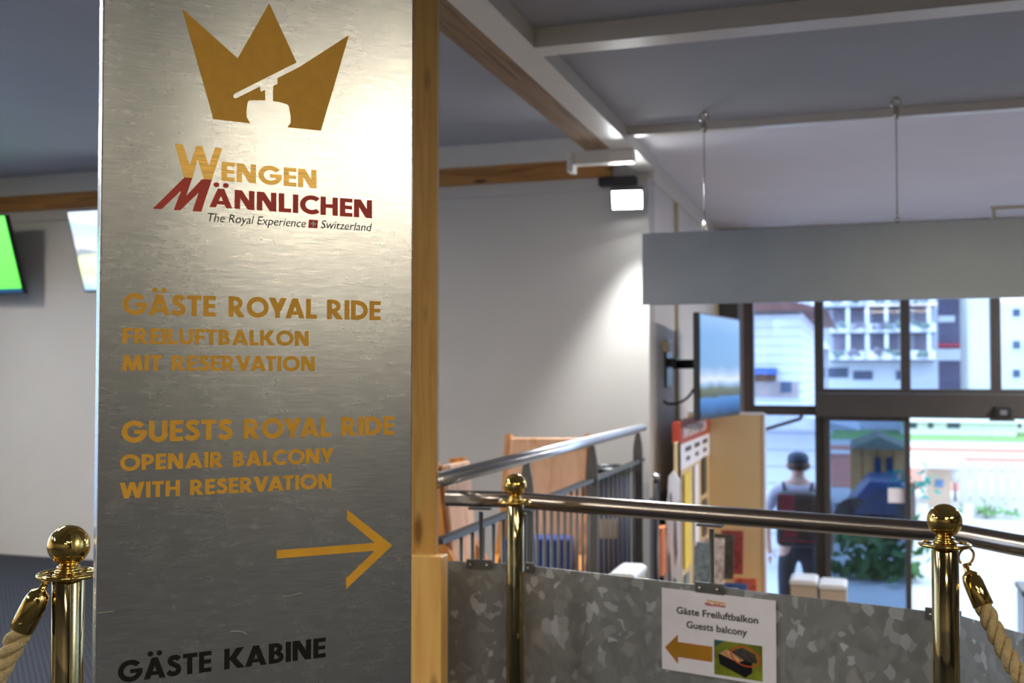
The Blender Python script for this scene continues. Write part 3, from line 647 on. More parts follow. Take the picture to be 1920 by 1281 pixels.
MB().tube(crom([(-1.00, 6.88, 1.26), (-1.03, 6.87, 1.21), (-1.09, 6.87, 1.17), (-1.16, 6.87, 1.16), (-1.195, 6.87, 1.18)], 6), .008, 8).build('cable', 'black', arm)
tag(MB().box(-1.205, -1.16, 6.87, 7.0, 1.50, 1.57).build('socket_box', 'cream', None, .003), 'cream socket box on the white wall behind the swivel television', 'box')

# ================================================================== HANGING SIGN BOARD
t = thing('hanging_sign', 'long blank satin metal sign board hanging on thin wires from the hall ceiling', 'sign', (.6, 5.34, 1.70))
MB().box(-1.034, 2.35, 5.328, 5.358, 1.708, 2.074).build('board', 'sign_al', t, .002)
for x in (-.718, .193, 1.105, 2.0):
    w = MB().tube([(x, 5.343, 2.09), (x, 5.343, 2.58)], .0026, 8).build('wire', 'steel_dark', t)
    MB().torus((x, 5.343, 2.092), .011, .003, 20, 8, (0, 1, 0)).lathe([(.005, 2.10), (.005, 2.125)], (x, 5.343, 0), 10).build('eyelet', 'screw', w)
    MB().torus((x, 5.343, 2.650), .020, .006, 20, 8, (0, 1, 0)).lathe([(.008, 2.57), (.013, 2.585), (.013, 2.615), (.007, 2.632)], (x, 5.343, 0), 12).lathe([(.012, 2.668), (.012, 2.675)], (x, 5.343, 0), 12).build('ceiling_hook', 'screw', w)
MB().beam((.60, 5.345, 2.125), (.80, 5.345, 2.125), .02, .02).box(.605, .622, 5.335, 5.355, 2.074, 2.12).box(.772, .79, 5.335, 5.355, 2.074, 2.12).build('bracket', 'trim', t)

# ================================================================== FAR RAILING
XR = -1.23
t = thing('stair_railing', 'level steel railing with slim balusters along the stairwell in front of the back wall', 'railing', (XR, 4.7, 0))
MB().tube([(XR, 3.035, 1.030), (XR, 6.35, 1.030)], .0245, 24).build('handrail', 'rail_bright', t)
MB().box(XR-.016, XR+.016, 3.05, 6.33, .832, .850).build('upper_bar', 'steel_dark', t)
MB().box(XR-.016, XR+.016, 3.24, 6.33, .06, .078).build('lower_bar', 'steel_dark', t)
def blade(y):
    w = .028
    pr_ = [(XR-w, -.2), (XR+w, -.2), (XR+w, .90), (XR+w*.85, .945), (XR+w*.4, 1.01), (XR-w*.4, 1.01), (XR-w*.85, .945), (XR-w, .90)]
    return MB().prism(pr_, y-.006, y+.006).build('post', 'steel_dark', t)
for y in (3.97, 5.05, 6.19): blade(y)
yy = 3.245; bal = None
while yy < 6.12:
    if min(abs(yy-q) for q in (3.97, 5.05, 6.19)) > .03:
        if bal is None: bal = MB().tube([(XR, yy, .078), (XR, yy, .832)], .007, 10).build('baluster', 'steel_dark', t); by = yy
        else:
            o = bal.copy(); COL.objects.link(o); o.parent = t; o.location.y += yy-by
    yy += .108

# ================================================================== THINGS BEHIND THE FAR RAILING
def slab(m, A, B, z0, z1, lean, th):
    "upright board between plan points A and B, leaning by the plan vector lean at the top, th thick"
    A, B, le = Vector((*A, 0)), Vector((*B, 0)), Vector((*lean, 0)); d_ = (B-A).normalized(); n_ = Vector((d_.y, -d_.x, 0))*th
    vs = [A+Vector((0, 0, z0)), B+Vector((0, 0, z0)), B+le+Vector((0, 0, z1)), A+le+Vector((0, 0, z1))]; vs += [v-n_ for v in vs]
    return m.add([tuple(v) for v in vs], [(0, 1, 2, 3), (7, 6, 5, 4), (0, 4, 5, 1), (1, 5, 6, 2), (2, 6, 7, 3), (3, 7, 4, 0)])
def lounger(A, B, top, lean, label, cushion, dp=.42):
    A, B = Vector(A), Vector(B); d_ = (B-A).normalized(); n_ = Vector((d_.y, -d_.x)); c_ = (A+B)/2
    t = thing('wooden_lounger', label, 'lounger', (c_.x, c_.y, 0))
    slab(MB(), A, B, .25, top, lean, .03).build('backrest', 'orange_wood', t, .006)
    f0 = n_*dp
    vs = [A+n_*.01, B+n_*.01, B+f0, A+f0]; MB().plan([(v.x, v.y) for v in vs], .27, .31).build('seat', 'cream', t, .004)
    for P in (A, B):
        s_ = -1 if P is A else 1; Q = P+d_*(.012*s_)
        prof = [(Q+n_*(dp+.01), .02), (Q+n_*(dp-.01), .34), (Q+n_*.06, .36), (Q+Vector(lean)*.55-n_*.05, top*.62), (Q+Vector(lean)-n_*.07, top+.012)]
        m = MB(); w_ = .05; L_ = [Vector((p.x, p.y, z)) for p, z in prof]
        for a, b in zip(L_, L_[1:]): m.beam(a, b, .034, .075)
        m.build('side_rail', 'dark_orange_wood', t)
        MB().beam((*(Q-n_*.05), .02), (*(Q-n_*.02), .36), .04, .06).build('leg', 'dark_orange_wood', t)
    if cushion:
        vs = [A+n_*.03+d_*.03, B+n_*.03-d_*.03, B+n_*.2-d_*.03, A+n_*.2+d_*.03]
        MB().plan([(v.x, v.y) for v in vs], .312, .50).build('cushion', 'blue_cloth', t, .02, label='dark blue cushion')
    return t
lounger((-1.68, 4.40), (-1.66, 4.66), .95, (-.06, .0), 'varnished wooden lounger nearest the pine column behind the far railing', False, .28)
lounger((-1.83, 5.45), (-1.42, 5.55), 1.0, (.0, .16), 'varnished wooden lounger with a blue cushion behind the far railing', True)
t = thing('waste_bin', 'tall navy waste bin with a black rim behind the far railing', 'bin', (-1.385, 6.06, 0))
bx, by_ = -1.392, 6.06
MB().lathe([(.118, 0), (.128, .02), (.136, .76), (.136, .78)], (bx, by_, 0), 40).build('drum', 'navy', t)
MB().torus((bx, by_, .80), .130, .022, 40, 10).lathe([(.142, .77), (.142, .80)], (bx, by_, 0), 40).build('rim', 'black', t, label='black rim')
lb = MB()
for k in range(8):
    a0, a1 = math.radians(-118+k*9), math.radians(-118+(k+1)*9)
    lb.add([(bx+.1375*math.cos(a0), by_+.1375*math.sin(a0), .42), (bx+.1375*math.cos(a1), by_+.1375*math.sin(a1), .42), (bx+.1375*math.cos(a1), by_+.1375*math.sin(a1), .53), (bx+.1375*math.cos(a0), by_+.1375*math.sin(a0), .53)], [(0, 1, 2, 3)])
lb.build('label_sticker', 'cream', t, label='cream sticker')

# ================================================================== LOWER HALL
def gate_post(px, Y, ztop, w, dd, label):
    c = at(px, 700, Y); x = c.x
    t = thing('gate_post', label, 'post', (x, Y, ZL), None)
    MB().box(x-w/2, x+w/2, Y-dd/2, Y+dd/2, ZL, ztop-.035).build('cabinet', 'cream_front', t, .006)
    MB().prism([(x-w/2-.004, ztop-.035), (x+w/2+.004, ztop-.035), (x+w/2+.004, ztop-.012), (x+w/2-.02, ztop), (x-w/2+.02, ztop), (x-w/2-.004, ztop-.012)], Y-dd/2-.008, Y+dd/2+.008).build('lid', 'white_top', t, .004, label='white lid')
    MB().box(x-w/2-.004, x+w/2+.004, Y-dd/2-.01, Y+dd/2+.01, ZL, ZL+.06).build('plinth', 'frame', t)
gate_post(1505, 8.05, -.125, .185, .26, 'white-lidded cabinet post left of its twin, in front of the glass door')
gate_post(1559, 8.05, -.145, .185, .26, 'white-lidded cabinet post right of its twin, in front of the glass door')
gate_post(1176, 5.0, .432, .125, .26, 'lone white-lidded post in the stairwell beside the far railing')

# leaflet rack
t = thing('leaflet_rack', 'tall cream leaflet rack with a red header below the swivel television', 'rack', (-.95, 7.4, ZL))
MB().box(-1.085, -1.05, 6.60, 8.0, ZL, .93).build('back_box', 'cream', t, .003)
MB().box(XL, -.655, 8.0, 8.035, ZL, 1.052).build('end_panel', 'cream', t, .003)
MB().box(-.655, -.640, 7.99, 8.05, ZL, 1.062).build('edge_strip', 'white_top', t, label='white edge strip')
MB().box(-1.205, -.655, 8.0, 8.05, 1.052, 1.07).build('top_strip', 'white_top', t)
hd = MB().box(-1.10, -1.046, 6.62, 7.99, .915, 1.055).build('header_board', 'red_board', t, .002, label='red header board')
m = MB(); vs, fs = font_faces('INFORMATION', 0, .03); x0 = min(p[0] for p in vs); x1 = max(p[0] for p in vs)
m.add([(-1.0445, 6.75+(p[0]-x0)/(x1-x0)*1.05, .95+p[1]*.10) for p in vs], fs); m.build('header_lettering', 'white_vinyl', hd)
st = MB().box(-1.06, -1.044, 6.62, 7.99, .755, .912).build('text_strip', 'paper', t, label='white strip with dark lines of text')
for k in range(3):
    MB().box(-1.0445, -1.0435, 6.80+k*.40, 7.06+k*.40, .855, .885).build('text_line', 'dark_print', st)
    MB().box(-1.0445, -1.0435, 6.84+k*.40, 7.0+k*.40, .795, .822).build('text_line', 'dark_print', st)
MB().box(-1.06, -1.045, 6.60, 6.635, ZL, .93).build('dark_edge', 'frame', t)
MB().box(-1.05, -.70, 6.75, 7.98, -.42, -.40).build('shelf', 'cream', t, .003)
vs_ = [(-1.05, -.08), (-.72, -.36), (-.72, -.40), (-1.05, -.40)]
MB().prism(vs_, 7.55, 7.99).build('sloped_shelf', 'cream', t, .003)
cols = [srgb(96, 84, 92), srgb(216, 214, 222), srgb(64, 92, 150), srgb(200, 90, 70), srgb(120, 140, 160), srgb(222, 196, 190), srgb(70, 66, 60), srgb(150, 60, 60)]
pm = [plain('brochure_print', c, .45, 0, .6, 30) for c in cols]
def leaflet(y0, y1, z0, z1, mat, label, x=-1.042, lean=.0):
    m = MB(); m.add([(x, y0, z0), (x, y1, z0), (x-lean, y1, z1), (x-lean, y0, z1), (x+.006, y0, z0), (x+.006, y1, z0), (x+.006-lean, y1, z1), (x+.006-lean, y0, z1)], [(3, 2, 1, 0), (4, 5, 6, 7), (0, 1, 5, 4), (1, 2, 6, 5), (2, 3, 7, 6), (3, 0, 4, 7)])
    o = m.build('leaflet', mat); tag(o, label, 'leaflet', 'leaflets on the rack'); return o
leaflet(6.72, 6.98, .12, .72, 'yellow', 'tall yellow leaflet on the cream rack')
leaflet(7.16, 7.34, .20, .74, 'paper', 'tall white leaflet right of the yellow one on the rack')
leaflet(7.56, 7.76, .50, .76, pm[6], 'dark leaflet highest on the right of the rack')
leaflet(7.58, 7.78, .20, .46, pm[0], 'grey printed leaflet below the dark one on the rack')
leaflet(6.74, 6.90, -.20, .08, pm[4], 'blue grey leaflet below the yellow one on the rack')
leaflet(6.70, 6.86, -.52, -.24, 'paper', 'small white leaflet lowest at the left of the rack')
k = 0
where = ['leftmost in the near row', 'second in the near row', 'third in the near row', 'rightmost in the near row', 'leftmost in the raised back row', 'second in the raised back row', 'third in the raised back row', 'rightmost in the raised back row']
colw = ['purple grey', 'white', 'blue', 'red', 'grey blue', 'pink', 'black', 'dark red']
for row, (xo, z0, y0) in enumerate(((-.92, -.40, 7.05), (-1.02, -.08, 7.15))):
    for j in range(4):
        y = y0+j*.20; m = MB(); le = .07
        xk = xo+j*.045
        m.add([(xk-.06, y, z0), (xk+.10, y, z0), (xk+.10, y+le, z0+.30), (xk-.06, y+le, z0+.30), (xk-.06, y+.02, z0), (xk+.10, y+.02, z0), (xk+.10, y+le+.02, z0+.30), (xk-.06, y+le+.02, z0+.30)], [(3, 2, 1, 0), (4, 5, 6, 7), (0, 1, 5, 4), (1, 2, 6, 5), (2, 3, 7, 6), (3, 0, 4, 7)])
        o = m.build('brochure', pm[k]); tag(o, '%s brochure %s on the rack shelf' % (colw[k], where[k]), 'brochure', 'brochures on the rack shelf'); k += 1
for row, (x0, x1, z) in enumerate(((-1.05, -.68, -.10),)):
    pass
# wavy white poster beside the rack
t = thing('poster', 'white cut-out display board with dark and green shapes at the left end of the rack', 'poster', (-1.11, 6.58, ZL))
pp = [(-1.175, ZL), (-1.045, ZL), (-1.045, .70), (-1.085, .755), (-1.115, .72), (-1.12, .60), (-1.135, .50), (-1.128, .36), (-1.15, .22), (-1.145, .05), (-1.165, -.2)]
MB().prism(pp, 6.575, 6.59).build('board', 'paper', t)
def pshape(poly, mat, nm): MB().add([(a, 6.573, c) for a, c in poly], [tuple(range(len(poly)))]).build(nm, mat, t)
pshape([(-1.108, .60), (-1.096, .63), (-1.092, .52), (-1.102, .47)], 'dado', 'dark_shape'); pshape([(-1.082, .46), (-1.068, .44), (-1.062, .25), (-1.076, .16), (-1.085, .3)], 'dado', 'dark_shape')
pshape([(-1.118, .22), (-1.108, .26), (-1.10, .02), (-1.114, -.10)], 'dado', 'dark_shape'); pshape([(-1.086, .10), (-1.068, .08), (-1.048, -.30), (-1.048, -.42), (-1.07, -.26), (-1.085, -.1)], 'green', 'green_shape')
pshape([(-1.10, -.2), (-1.085, -.16), (-1.07, -.5), (-1.09, -.56)], 'dado', 'blue_shape')
# small things at the wall corner
t = thing('wall_dispenser', 'orange wall box at the corner of the white wall, left of the poster', 'box', (-1.19, 6.5, .1))
MB().box(-1.203, -1.128, 6.44, 6.55, .12, .405).build('case', 'orange', t, .012)
MB().box(-1.200, -1.175, 6.432, 6.44, .13, .395).build('front', 'dark_orange_wood', t)
MB().box(-1.204, -1.125, 6.437, 6.553, .405, .42).build('lid', 'orange', t, .004)
t = thing('ticket_reader', 'slim black post with a small round silver top at the corner of the white wall', 'post', (-1.06, 6.05, ZL))
c = at(1230, 893, 6.05)
MB().tube([(c.x, 6.05, ZL), (c.x, 6.05, c.z-.02)], .016, 14).build('stem', 'black', t)
MB().sphere((c.x, 6.05, c.z), .021, 20, .8).build('cap', 'rail_bright', t)
MB().lathe([(.11, 0), (.11, .015), (.02, .03)], (c.x, 6.05, ZL), 30).build('base', 'black', t)

# automatic door header, sensor, sticker, transom gear
t = thing('door_header', 'long anthracite drive casing above the sliding glass door', 'door header', (.8, YF-.1, .985))
MB().box(-.343, 2.2, YF-.20, YF-.05, .985, 1.184).build('casing', 'frame', t, .006)
MB().box(-.343, 2.2, YF-.185, YF-.055, .978, .985).build('guide_strip', 'steel_dark', t)
t = thing('door_sensor', 'small black motion sensor on the casing above the sliding door', 'sensor', (1.154, YF-.22, 1.0))
MB().box(1.085, 1.215, YF-.262, YF-.20, .985, 1.085).build('body', 'black', t, .01)
MB().prism([(1.04, .962), (1.25, .962), (1.225, .985), (1.065, .985)], YF-.26, YF-.203).build('skirt', 'frame', t)
MB().box(1.13, 1.18, YF-.266, YF-.262, 1.015, 1.055).build('lens', 'frame_light', t)
t = thing('window_opener', 'dark window opener arm slanting below the transom left of the sliding door', 'opener', (-.65, YF-.08, .85))
a, b = at(1432, 806, YF-.08), at(1502, 785, YF-.08)
MB().beam(a, b, .025, .03).build('arm', 'frame', t); MB().beam(b+Vector((0, 0, .0)), b+Vector((.01, 0, .10)), .02, .03).build('bracket', 'frame', t)
struct(MB().box(-.92, -.312, YF-.08, YF-.04, .985, 1.04).build('trim_15', 'frame', origin=(-.6, YF, 1.0)))
c = at(1681, 930, YF-.12)
tag(MB().box(c.x-.068, c.x+.068, YF-.105, YF-.10, c.z-.062, c.z+.062).build('door_sticker', 'paper'), 'small pale notice stuck on the sliding glass door', 'sticker')
t = thing('litter_bin', 'grey litter bin in the hall right of the rope stanchion', 'bin', (1.25, 8.5, ZL))
MB().box(1.125, 1.50, 8.35, 8.75, ZL+.03, -.24).build('body', 'frame_light', t, .02); MB().box(1.11, 1.51, 8.34, 8.76, -.24, -.19).build('lid', 'frame', t, .02); MB().box(1.14, 1.48, 8.37, 8.73, ZL, ZL+.03).build('foot', 'black', t)

# ================================================================== PERSON
def skin(name, verts, edges, radii, mat, parent, sub=2, root=0):
    me = bpy.data.meshes.new(name); o = bpy.data.objects.new(name, me); COL.objects.link(o); o.parent = parent; off = wloc(parent)
    me.from_pydata([tuple(Vector(v)-off) for v in verts], edges, [])
    md = o.modifiers.new('skin', 'SKIN'); md.use_smooth_shade = True
    for i, r in enumerate(radii):
        sv = me.skin_vertices[0].data[i]; r = r if isinstance(r, tuple) else (r, r); sv.radius = r; sv.use_root = (i == root)
    sd = o.modifiers.new('sub', 'SUBSURF'); sd.levels = sd.render_levels = sub
    me.materials.append(mat if not isinstance(mat, str) else M[mat]); return o
hp = at(1496, 848, 10.42); pcx, pcy = hp.x, 10.42; zt = hp.z; H = zt-ZL
pr = thing('person', 'person seen from behind beyond the glass in a cap with a dark and red backpack', 'person', (pcx, pcy, ZL))
k = H/1.76
def pb(x, y, z): return (pcx+x*k*1.12, pcy+y*k, ZL+z*k)
skinm = plain('skin', srgb(226, 180, 160), .6, 0, .05, 10); shirt = plain('pale_shirt', srgb(214, 210, 228), .8, 0, .05, 14)
V = [pb(0, 0, .95), pb(0, .0, 1.12), pb(0, .0, 1.32), pb(0, -.01, 1.44), pb(0, .0, 1.53), pb(0, .02, 1.60), pb(0, .02, 1.70)]
R = [(.15, .11), (.14, .10), (.17, .11), (.12, .09), (.056, .056), (.075, .088), (.062, .078)]
E_ = [(i, i+1) for i in range(6)]
for s in (-1, 1):
    n = len(V); V += [pb(.19*s, -.01, 1.40), pb(.255*s, -.01, 1.16), pb(.25*s, .08, .93), pb(.245*s, .12, .85), pb(.24*s, .14, .79)]
    R += [.055, .043, .033, .03, .024]; E_ += [(3, n), (n, n+1), (n+1, n+2), (n+2, n+3), (n+3, n+4)]
    n = len(V); V += [pb(.10*s, 0, .86), pb(.105*s, .01, .50), pb(.105*s, -.02, .10), pb(.11*s, .05, .05), pb(.115*s, .14, .035)]
    R += [.088, .06, .045, .04, .03]; E_ += [(0, n), (n, n+1), (n+1, n+2), (n+2, n+3), (n+3, n+4)]
skin('body', V, E_, R, skinm, pr)
for s in (-1, 1):                                          # five fingers and a thumb side for each hand
    for j, (dx, ln) in enumerate(((-.03, .075), (-.01, .085), (.01, .08), (.028, .065))):
        a = pb(.24*s+dx*.3, .15+dx, .775); skin('finger', [a, pb(.24*s+dx*.3, .16+dx, .775-ln*.55), pb(.235*s, .145+dx, .775-ln)], [(0, 1), (1, 2)], [.009, .008, .007], skinm, pr, 1)
    skin('thumb', [pb(.235*s-.02*s, .115, .82), pb(.23*s-.035*s, .11, .785), pb(.23*s-.038*s, .115, .755)], [(0, 1), (1, 2)], [.011, .009, .008], skinm, pr, 1)
V = [pb(0, 0, .98), pb(0, 0, 1.12), pb(0, 0, 1.32), pb(0, -.01, 1.445)]; R = [(.165, .125), (.158, .118), (.185, .125), (.13, .10)]; E_ = [(0, 1), (1, 2), (2, 3)]
for s in (-1, 1):
    n = len(V); V += [pb(.19*s, -.01, 1.405), pb(.25*s, -.01, 1.20)]; R += [.072, .062]; E_ += [(3, n), (n, n+1)]
skin('shirt', V, E_, R, shirt, pr)
V = [pb(0, 0, .97), pb(0, 0, .93)]; R = [(.165, .125), (.16, .125)]; E_ = [(0, 1)]
for s in (-1, 1): n = len(V); V += [pb(.10*s, 0, .84), pb(.105*s, .01, .50), pb(.106*s, -.01, .12)]; R += [.10, .078, .066]; E_ += [(1, n), (n, n+1), (n+1, n+2)]
skin('trousers', V, E_, R, plain('dark_trousers', srgb(44, 46, 60), .8, 0, .2, 10), pr)
for s in (-1, 1): skin('shoe', [pb(.107*s, -.05, .05), pb(.112*s, .07, .045), pb(.117*s, .19, .035)], [(0, 1), (1, 2)], [.05, .047, .036], 'black', pr)
hc_ = Vector(pb(0, .02, 1.665))
MB().lathe([(.093*k, 0), (.098*k, .03*k), (.092*k, .065*k), (.07*k, .09*k), (.035*k, .102*k), (.001, .105*k)], tuple(hc_+Vector((0, 0, -.005))), 28).build('cap_crown', plain('cap_blue', srgb(52, 62, 84), .7, 0, .2, 12), pr)
MB().plan([(hc_.x-.085*k, hc_.y+.06*k), (hc_.x+.085*k, hc_.y+.06*k), (hc_.x+.07*k, hc_.y+.17*k), (hc_.x, hc_.y+.20*k), (hc_.x-.07*k, hc_.y+.17*k)], hc_.z-.01, hc_.z+.004).build('cap_brim', 'navy', pr)
MB().lathe([(.086*k, -.07*k), (.093*k, -.03*k), (.095*k, .0)], tuple(hc_+Vector((0, -.008, 0))), 24).build('hair', plain('brown_hair', srgb(96, 74, 60), .8), pr)
for s in (-1, 1): MB().sphere(pb(.083*s, .02, 1.635), .022*k, 12, 1.4).build('ear', skinm, pr)
bk = tag(MB().box(*[v for v in (pcx-.18*k, pcx+.18*k, pcy-.32*k, pcy-.125*k, ZL+.93*k, ZL+1.42*k)]).build('backpack', plain('backpack_black', srgb(40, 42, 50), .7, 0, .2, 14), None, .05),
         'dark backpack with red panels worn by the person beyond the glass', 'backpack')
redm = plain('backpack_red', srgb(150, 24, 52), .6, 0, .1, 14)
for nm, bb in (('red_panel', (-.15, -.02, -.335, -.318, 1.20, 1.40)), ('red_panel', (-.12, .0, -.335, -.318, 1.02, 1.12)), ('red_strip', (-.17, .17, -.333, -.318, .985, 1.0))):
    o = MB().box(pcx+bb[0]*k, pcx+bb[1]*k, pcy+bb[2]*k, pcy+bb[3]*k, ZL+bb[4]*k, ZL+bb[5]*k).build(nm, redm, bk, label='dark red panel')
for s in (-1, 1): MB().tube(crom([pb(.10*s, -.13, 1.38), pb(.115*s, -.05, 1.475), pb(.12*s, .08, 1.44), pb(.13*s, .13, 1.30), pb(.14*s, .0, 1.05), pb(.14*s, -.13, 1.04)], 6), .017, 8).build('strap', 'black', bk)

# ================================================================== OUTSIDE
struct(MB().box(-60, 80, YF+.1, 140, ZL-.2, ZL).build('ground', plain('pale_asphalt', srgb(190, 192, 196), .9, 0, .06, .8), origin=(0, 40, ZL)))
def patch(y0, y1, name, mat, dz):                         # bands of ground between two image rows, laid out as real strips of land
    a = HC-ZL; Y0 = a/((y0-700)/F)*1.0; Y1 = a/((y1-700)/F); return struct(MB().box(-1, 70, Y1*1.05, Y0*1.05, ZL, ZL+dz).build(name, mat, origin=(20, Y1, ZL)))
patch(806, 824, 'ground_lawn', plain('lawn', srgb(120, 160, 96), .9, 0, .2, 3), .02)
patch(836, 914, 'ground_court', plain('red_court', srgb(198, 122, 104), .9, 0, .05, 2), .02)
patch(846, 852, 'ground_court_line', 'white_top', .03)

glassd = plain('dark_window', srgb(70, 84, 110), .15, 0, .3, 1)
def quad_px(x0, x1, y0, y1, Y, th, mat, name, parent=None):
    a, b = at(x0, y1, Y), at(x1, y0, Y); a2, b2 = at(x0, y0, Y), at(x1, y1, Y)
    return MB().box(min(a.x, a2.x), max(b.x, b2.x), Y, Y+th, a.z, b.z).build(name, mat, parent)
def house(name, label, x0, x1, ytop, Y, mat, depth, roof=None, ov=.4):
    a, b = at(x0, ytop, Y), at(x1, ytop, Y); t = thing(name, label, 'building', ((a.x+b.x)/2, Y, ZL))
    MB().box(a.x, b.x, Y, Y+depth, ZL, a.z).build('wall', mat, t)
    rf = MB().prism([(a.x-ov, a.z), (b.x+ov, a.z), ((a.x+b.x)/2, a.z+(b.x-a.x)*.22)], Y-.5, Y+depth+.3).build('roof', roof or plain('roof_tiles', srgb(120, 82, 74), .8, 0, .2, 3), t)
    return t, a, b
# white boarded house nearest the window
t, a, b = house('boarded_house', 'white boarded house seen through the leftmost upper pane', 1330, 1503, 588, 17.0, stripes('white_boards', srgb(226, 228, 236), srgb(188, 194, 214), 2, 7, .7, .82), 6)
quad_px(1404, 1503, 590, 597, 16.9, .1, 'white_top', 'eaves_board', t)
quad_px(1400, 1454, 690, 702, 16.6, .4, plain('awning_blue', srgb(70, 104, 180), .7), 'awning', t)
quad_px(1402, 1455, 702, 714, 16.92, .08, plain('brown_boards', srgb(122, 88, 70), .7), 'boarded_band', t)
quad_px(1402, 1496, 716, 744, 16.94, .06, plain('stone_base', srgb(168, 154, 152), .8, 0, .2, 2), 'stone_base', t)
quad_px(1464, 1484, 716, 736, 16.93, .02, glassd, 'window', t)
t, a, b = house('low_shed', 'low white boarded shed behind the person, left of the sliding door', 1400, 1552, 800, 14.5, stripes('shed_boards', srgb(222, 226, 236), srgb(176, 184, 206), 2, 4.5, .7, .9), 1.5, plain('shed_roof', srgb(186, 192, 206), .6))
# chalet with balconies
CY = 52.0; cham = plain('chalet_wall', srgb(206, 210, 222), .8, 0, .04, .4); balm = stripes('balcony_slats', srgb(240, 240, 248), srgb(196, 198, 222), 0, 1.6, .7, .6)
t, a, b = house('chalet', 'large chalet with flowered balconies across the square', 1500, 1756, 470, CY, cham, 3)
for y0, y1 in ((556, 574), (606, 624), (657, 675)):
    bb = quad_px(1508 if y0 < 600 else 1556, 1754, y0, y1, CY-1.3, .12, balm, 'balcony', t)
    quad_px(1508 if y0 < 600 else 1556, 1754, y1, y1+3, CY-1.3, 1.3, plain('balcony_slab', srgb(90, 84, 92), .8), 'balcony_slab', bb)
    for kx in (1572, 1606, 1648, 1676, 1727):
        if y0 > 570 or kx > 1600: pass
        m = MB(); c = at(kx, y0+1, CY-1.35); random.seed(kx+y0)
        for q in range(6): m.sphere((c.x+random.uniform(-.3, .3), CY-1.38+random.uniform(-.06, .06), c.z+random.uniform(-.22, .05)), random.uniform(.08, .13), 8)
        m.build('flower_box', plain('flowers_%d' % ((kx+y0) % 3), [srgb(128, 142, 140), srgb(140, 132, 144), srgb(120, 138, 128)][(kx+y0) % 3], .9, 0, .4, 4), bb)
door_m = plain('balcony_door', srgb(150, 142, 158), .5, 0, .2, 1)
for y0, y1 in ((578, 606), (628, 657)):
    for kx, w in ((1572, 20), (1604, 26), (1646, 22), (1675, 18), (1727, 24)): quad_px(kx-w/2, kx+w/2, y0, y1, CY-.06, .1, door_m, 'balcony_door', t)
quad_px(1600, 1636, 696, 712, CY-.08, .1, glassd, 'garage_door', t); quad_px(1540, 1590, 690, 708, CY-.08, .1, glassd, 'window', t); quad_px(1680, 1696, 695, 712, CY-.08, .1, glassd, 'window', t)
for kx in (1590, 1626, 1662, 1700, 1742): quad_px(kx-3, kx+3, 574, 657, CY-1.25, .2, 'white_top', 'balcony_post', t)
t, a, b = house('shop_house', 'dark timber house with a red shop board between the chalet and the pale block', 1758, 1812, 540, 56.0, plain('dark_timber', srgb(104, 100, 122), .8, 0, .15, 1), 4)
quad_px(1758, 1806, 644, 651, 55.7, .3, plain('shop_red', srgb(206, 70, 90), .6), 'shop_board', t); quad_px(1758, 1804, 654, 676, 55.8, .2, 'white_top', 'shop_front', t); quad_px(1760, 1790, 592, 604, 55.9, .1, 'white_top', 'window', t)
t, a, b = house('apartment_block', 'pale yellow apartment block behind the rightmost upper pane', 1814, 2100, 430, 50.0, plain('pale_yellow_wall', srgb(222, 218, 206), .8, 0, .04, .4), 4)
for kx in (1906, 1960, 2020):
    for ky in (524, 586, 646, 700): f = quad_px(kx-10, kx+10, ky-9, ky+11, 49.95, .06, 'white_top', 'window', t); quad_px(kx-7, kx+7, ky-7, ky+8, 49.92, .04, glassd, 'pane', f)
# low things in the square
t, a, b = house('pavilion', 'long white pavilion with a low roof beyond the lawn', 1690, 1905, 790, 47.0, plain('pavilion_white', srgb(240, 240, 244), .7), 2, 'white_top')
for kx, w in ((1712, 14), (1745, 10), (1788, 24), (1912, 8)): quad_px(kx-w/2, kx+w/2, 793, 803, 46.95, .08, glassd, 'window', t)
t = thing('market_stall', 'white market stall at the left of the square in front of the chalet', 'stall', (0, 34, ZL))
a, b = at(1505, 640, 34), at(1556, 690, 34)
MB().prism([(a.x, a.z-.25), (b.x, a.z-.25), (b.x-.35, a.z+.30), (a.x+.35, a.z+.30)], 33.2, 35).build('canopy', 'white_top', t)
MB().box(a.x+.1, b.x-.1, 33.4, 34.6, ZL, ZL+1.0).build('counter', plain('stall_front', srgb(150, 190, 170), .7, 0, .3, 2), t)
for x in (a.x+.1, b.x-.1):
    for y in (33.4, 34.7): MB().tube([(x, y, ZL), (x, y, a.z-.2)], .03, 8).build('pole', 'frame_light', t)
t, a, b = house('ticket_booth', 'pale wooden booth with a white roof beyond the open door', 1738, 1782, 874, 22.0, plain('booth_wood', srgb(226, 206, 184), .7, 0, .06, 1), 1.6, 'white_top'); t['category'] = 'booth'
quad_px(1754, 1768, 900, 913, 21.96, .04, plain('booth_sign', srgb(110, 150, 205), .6), 'sign', t)
for kx, r, lab in ((1791, 13, 'larger white round sign right of the wooden booth'), (1825, 9, 'smaller white round sign right of the wooden booth')):
    c = at(kx, 892, 23.0); t = thing('round_sign', lab, 'sign', (c.x, 23, ZL)); rr = r/F*22.5
    MB().lathe([(rr, -.02), (rr, .02)], tuple(c), 28, (0, -1, 0)).build('disc', 'white_top', t); MB().tube([(c.x, 23.04, ZL), (c.x, 23.04, c.z)], .03, 8).build('pole', 'frame_light', t)
t = thing('board_fence', 'pale board fence along the near side of the red court', 'fence', (4, 21, ZL))
c0, c1 = at(1800, 930, 21), at(2300, 930, 21)
x = c0.x; n = 0; pale = plain('pale_fence', srgb(206, 206, 208), .8, 0, .06, 3)
while n < 46:
    MB().box(x, x+.16, 21, 21.03, ZL+.05, ZL+.95).build('board', pale, t); x += .18; n += 1
for zz in (.25, .75): MB().box(c0.x, x, 21.03, 21.07, ZL+zz, ZL+zz+.08).build('fence_rail', pale, t)
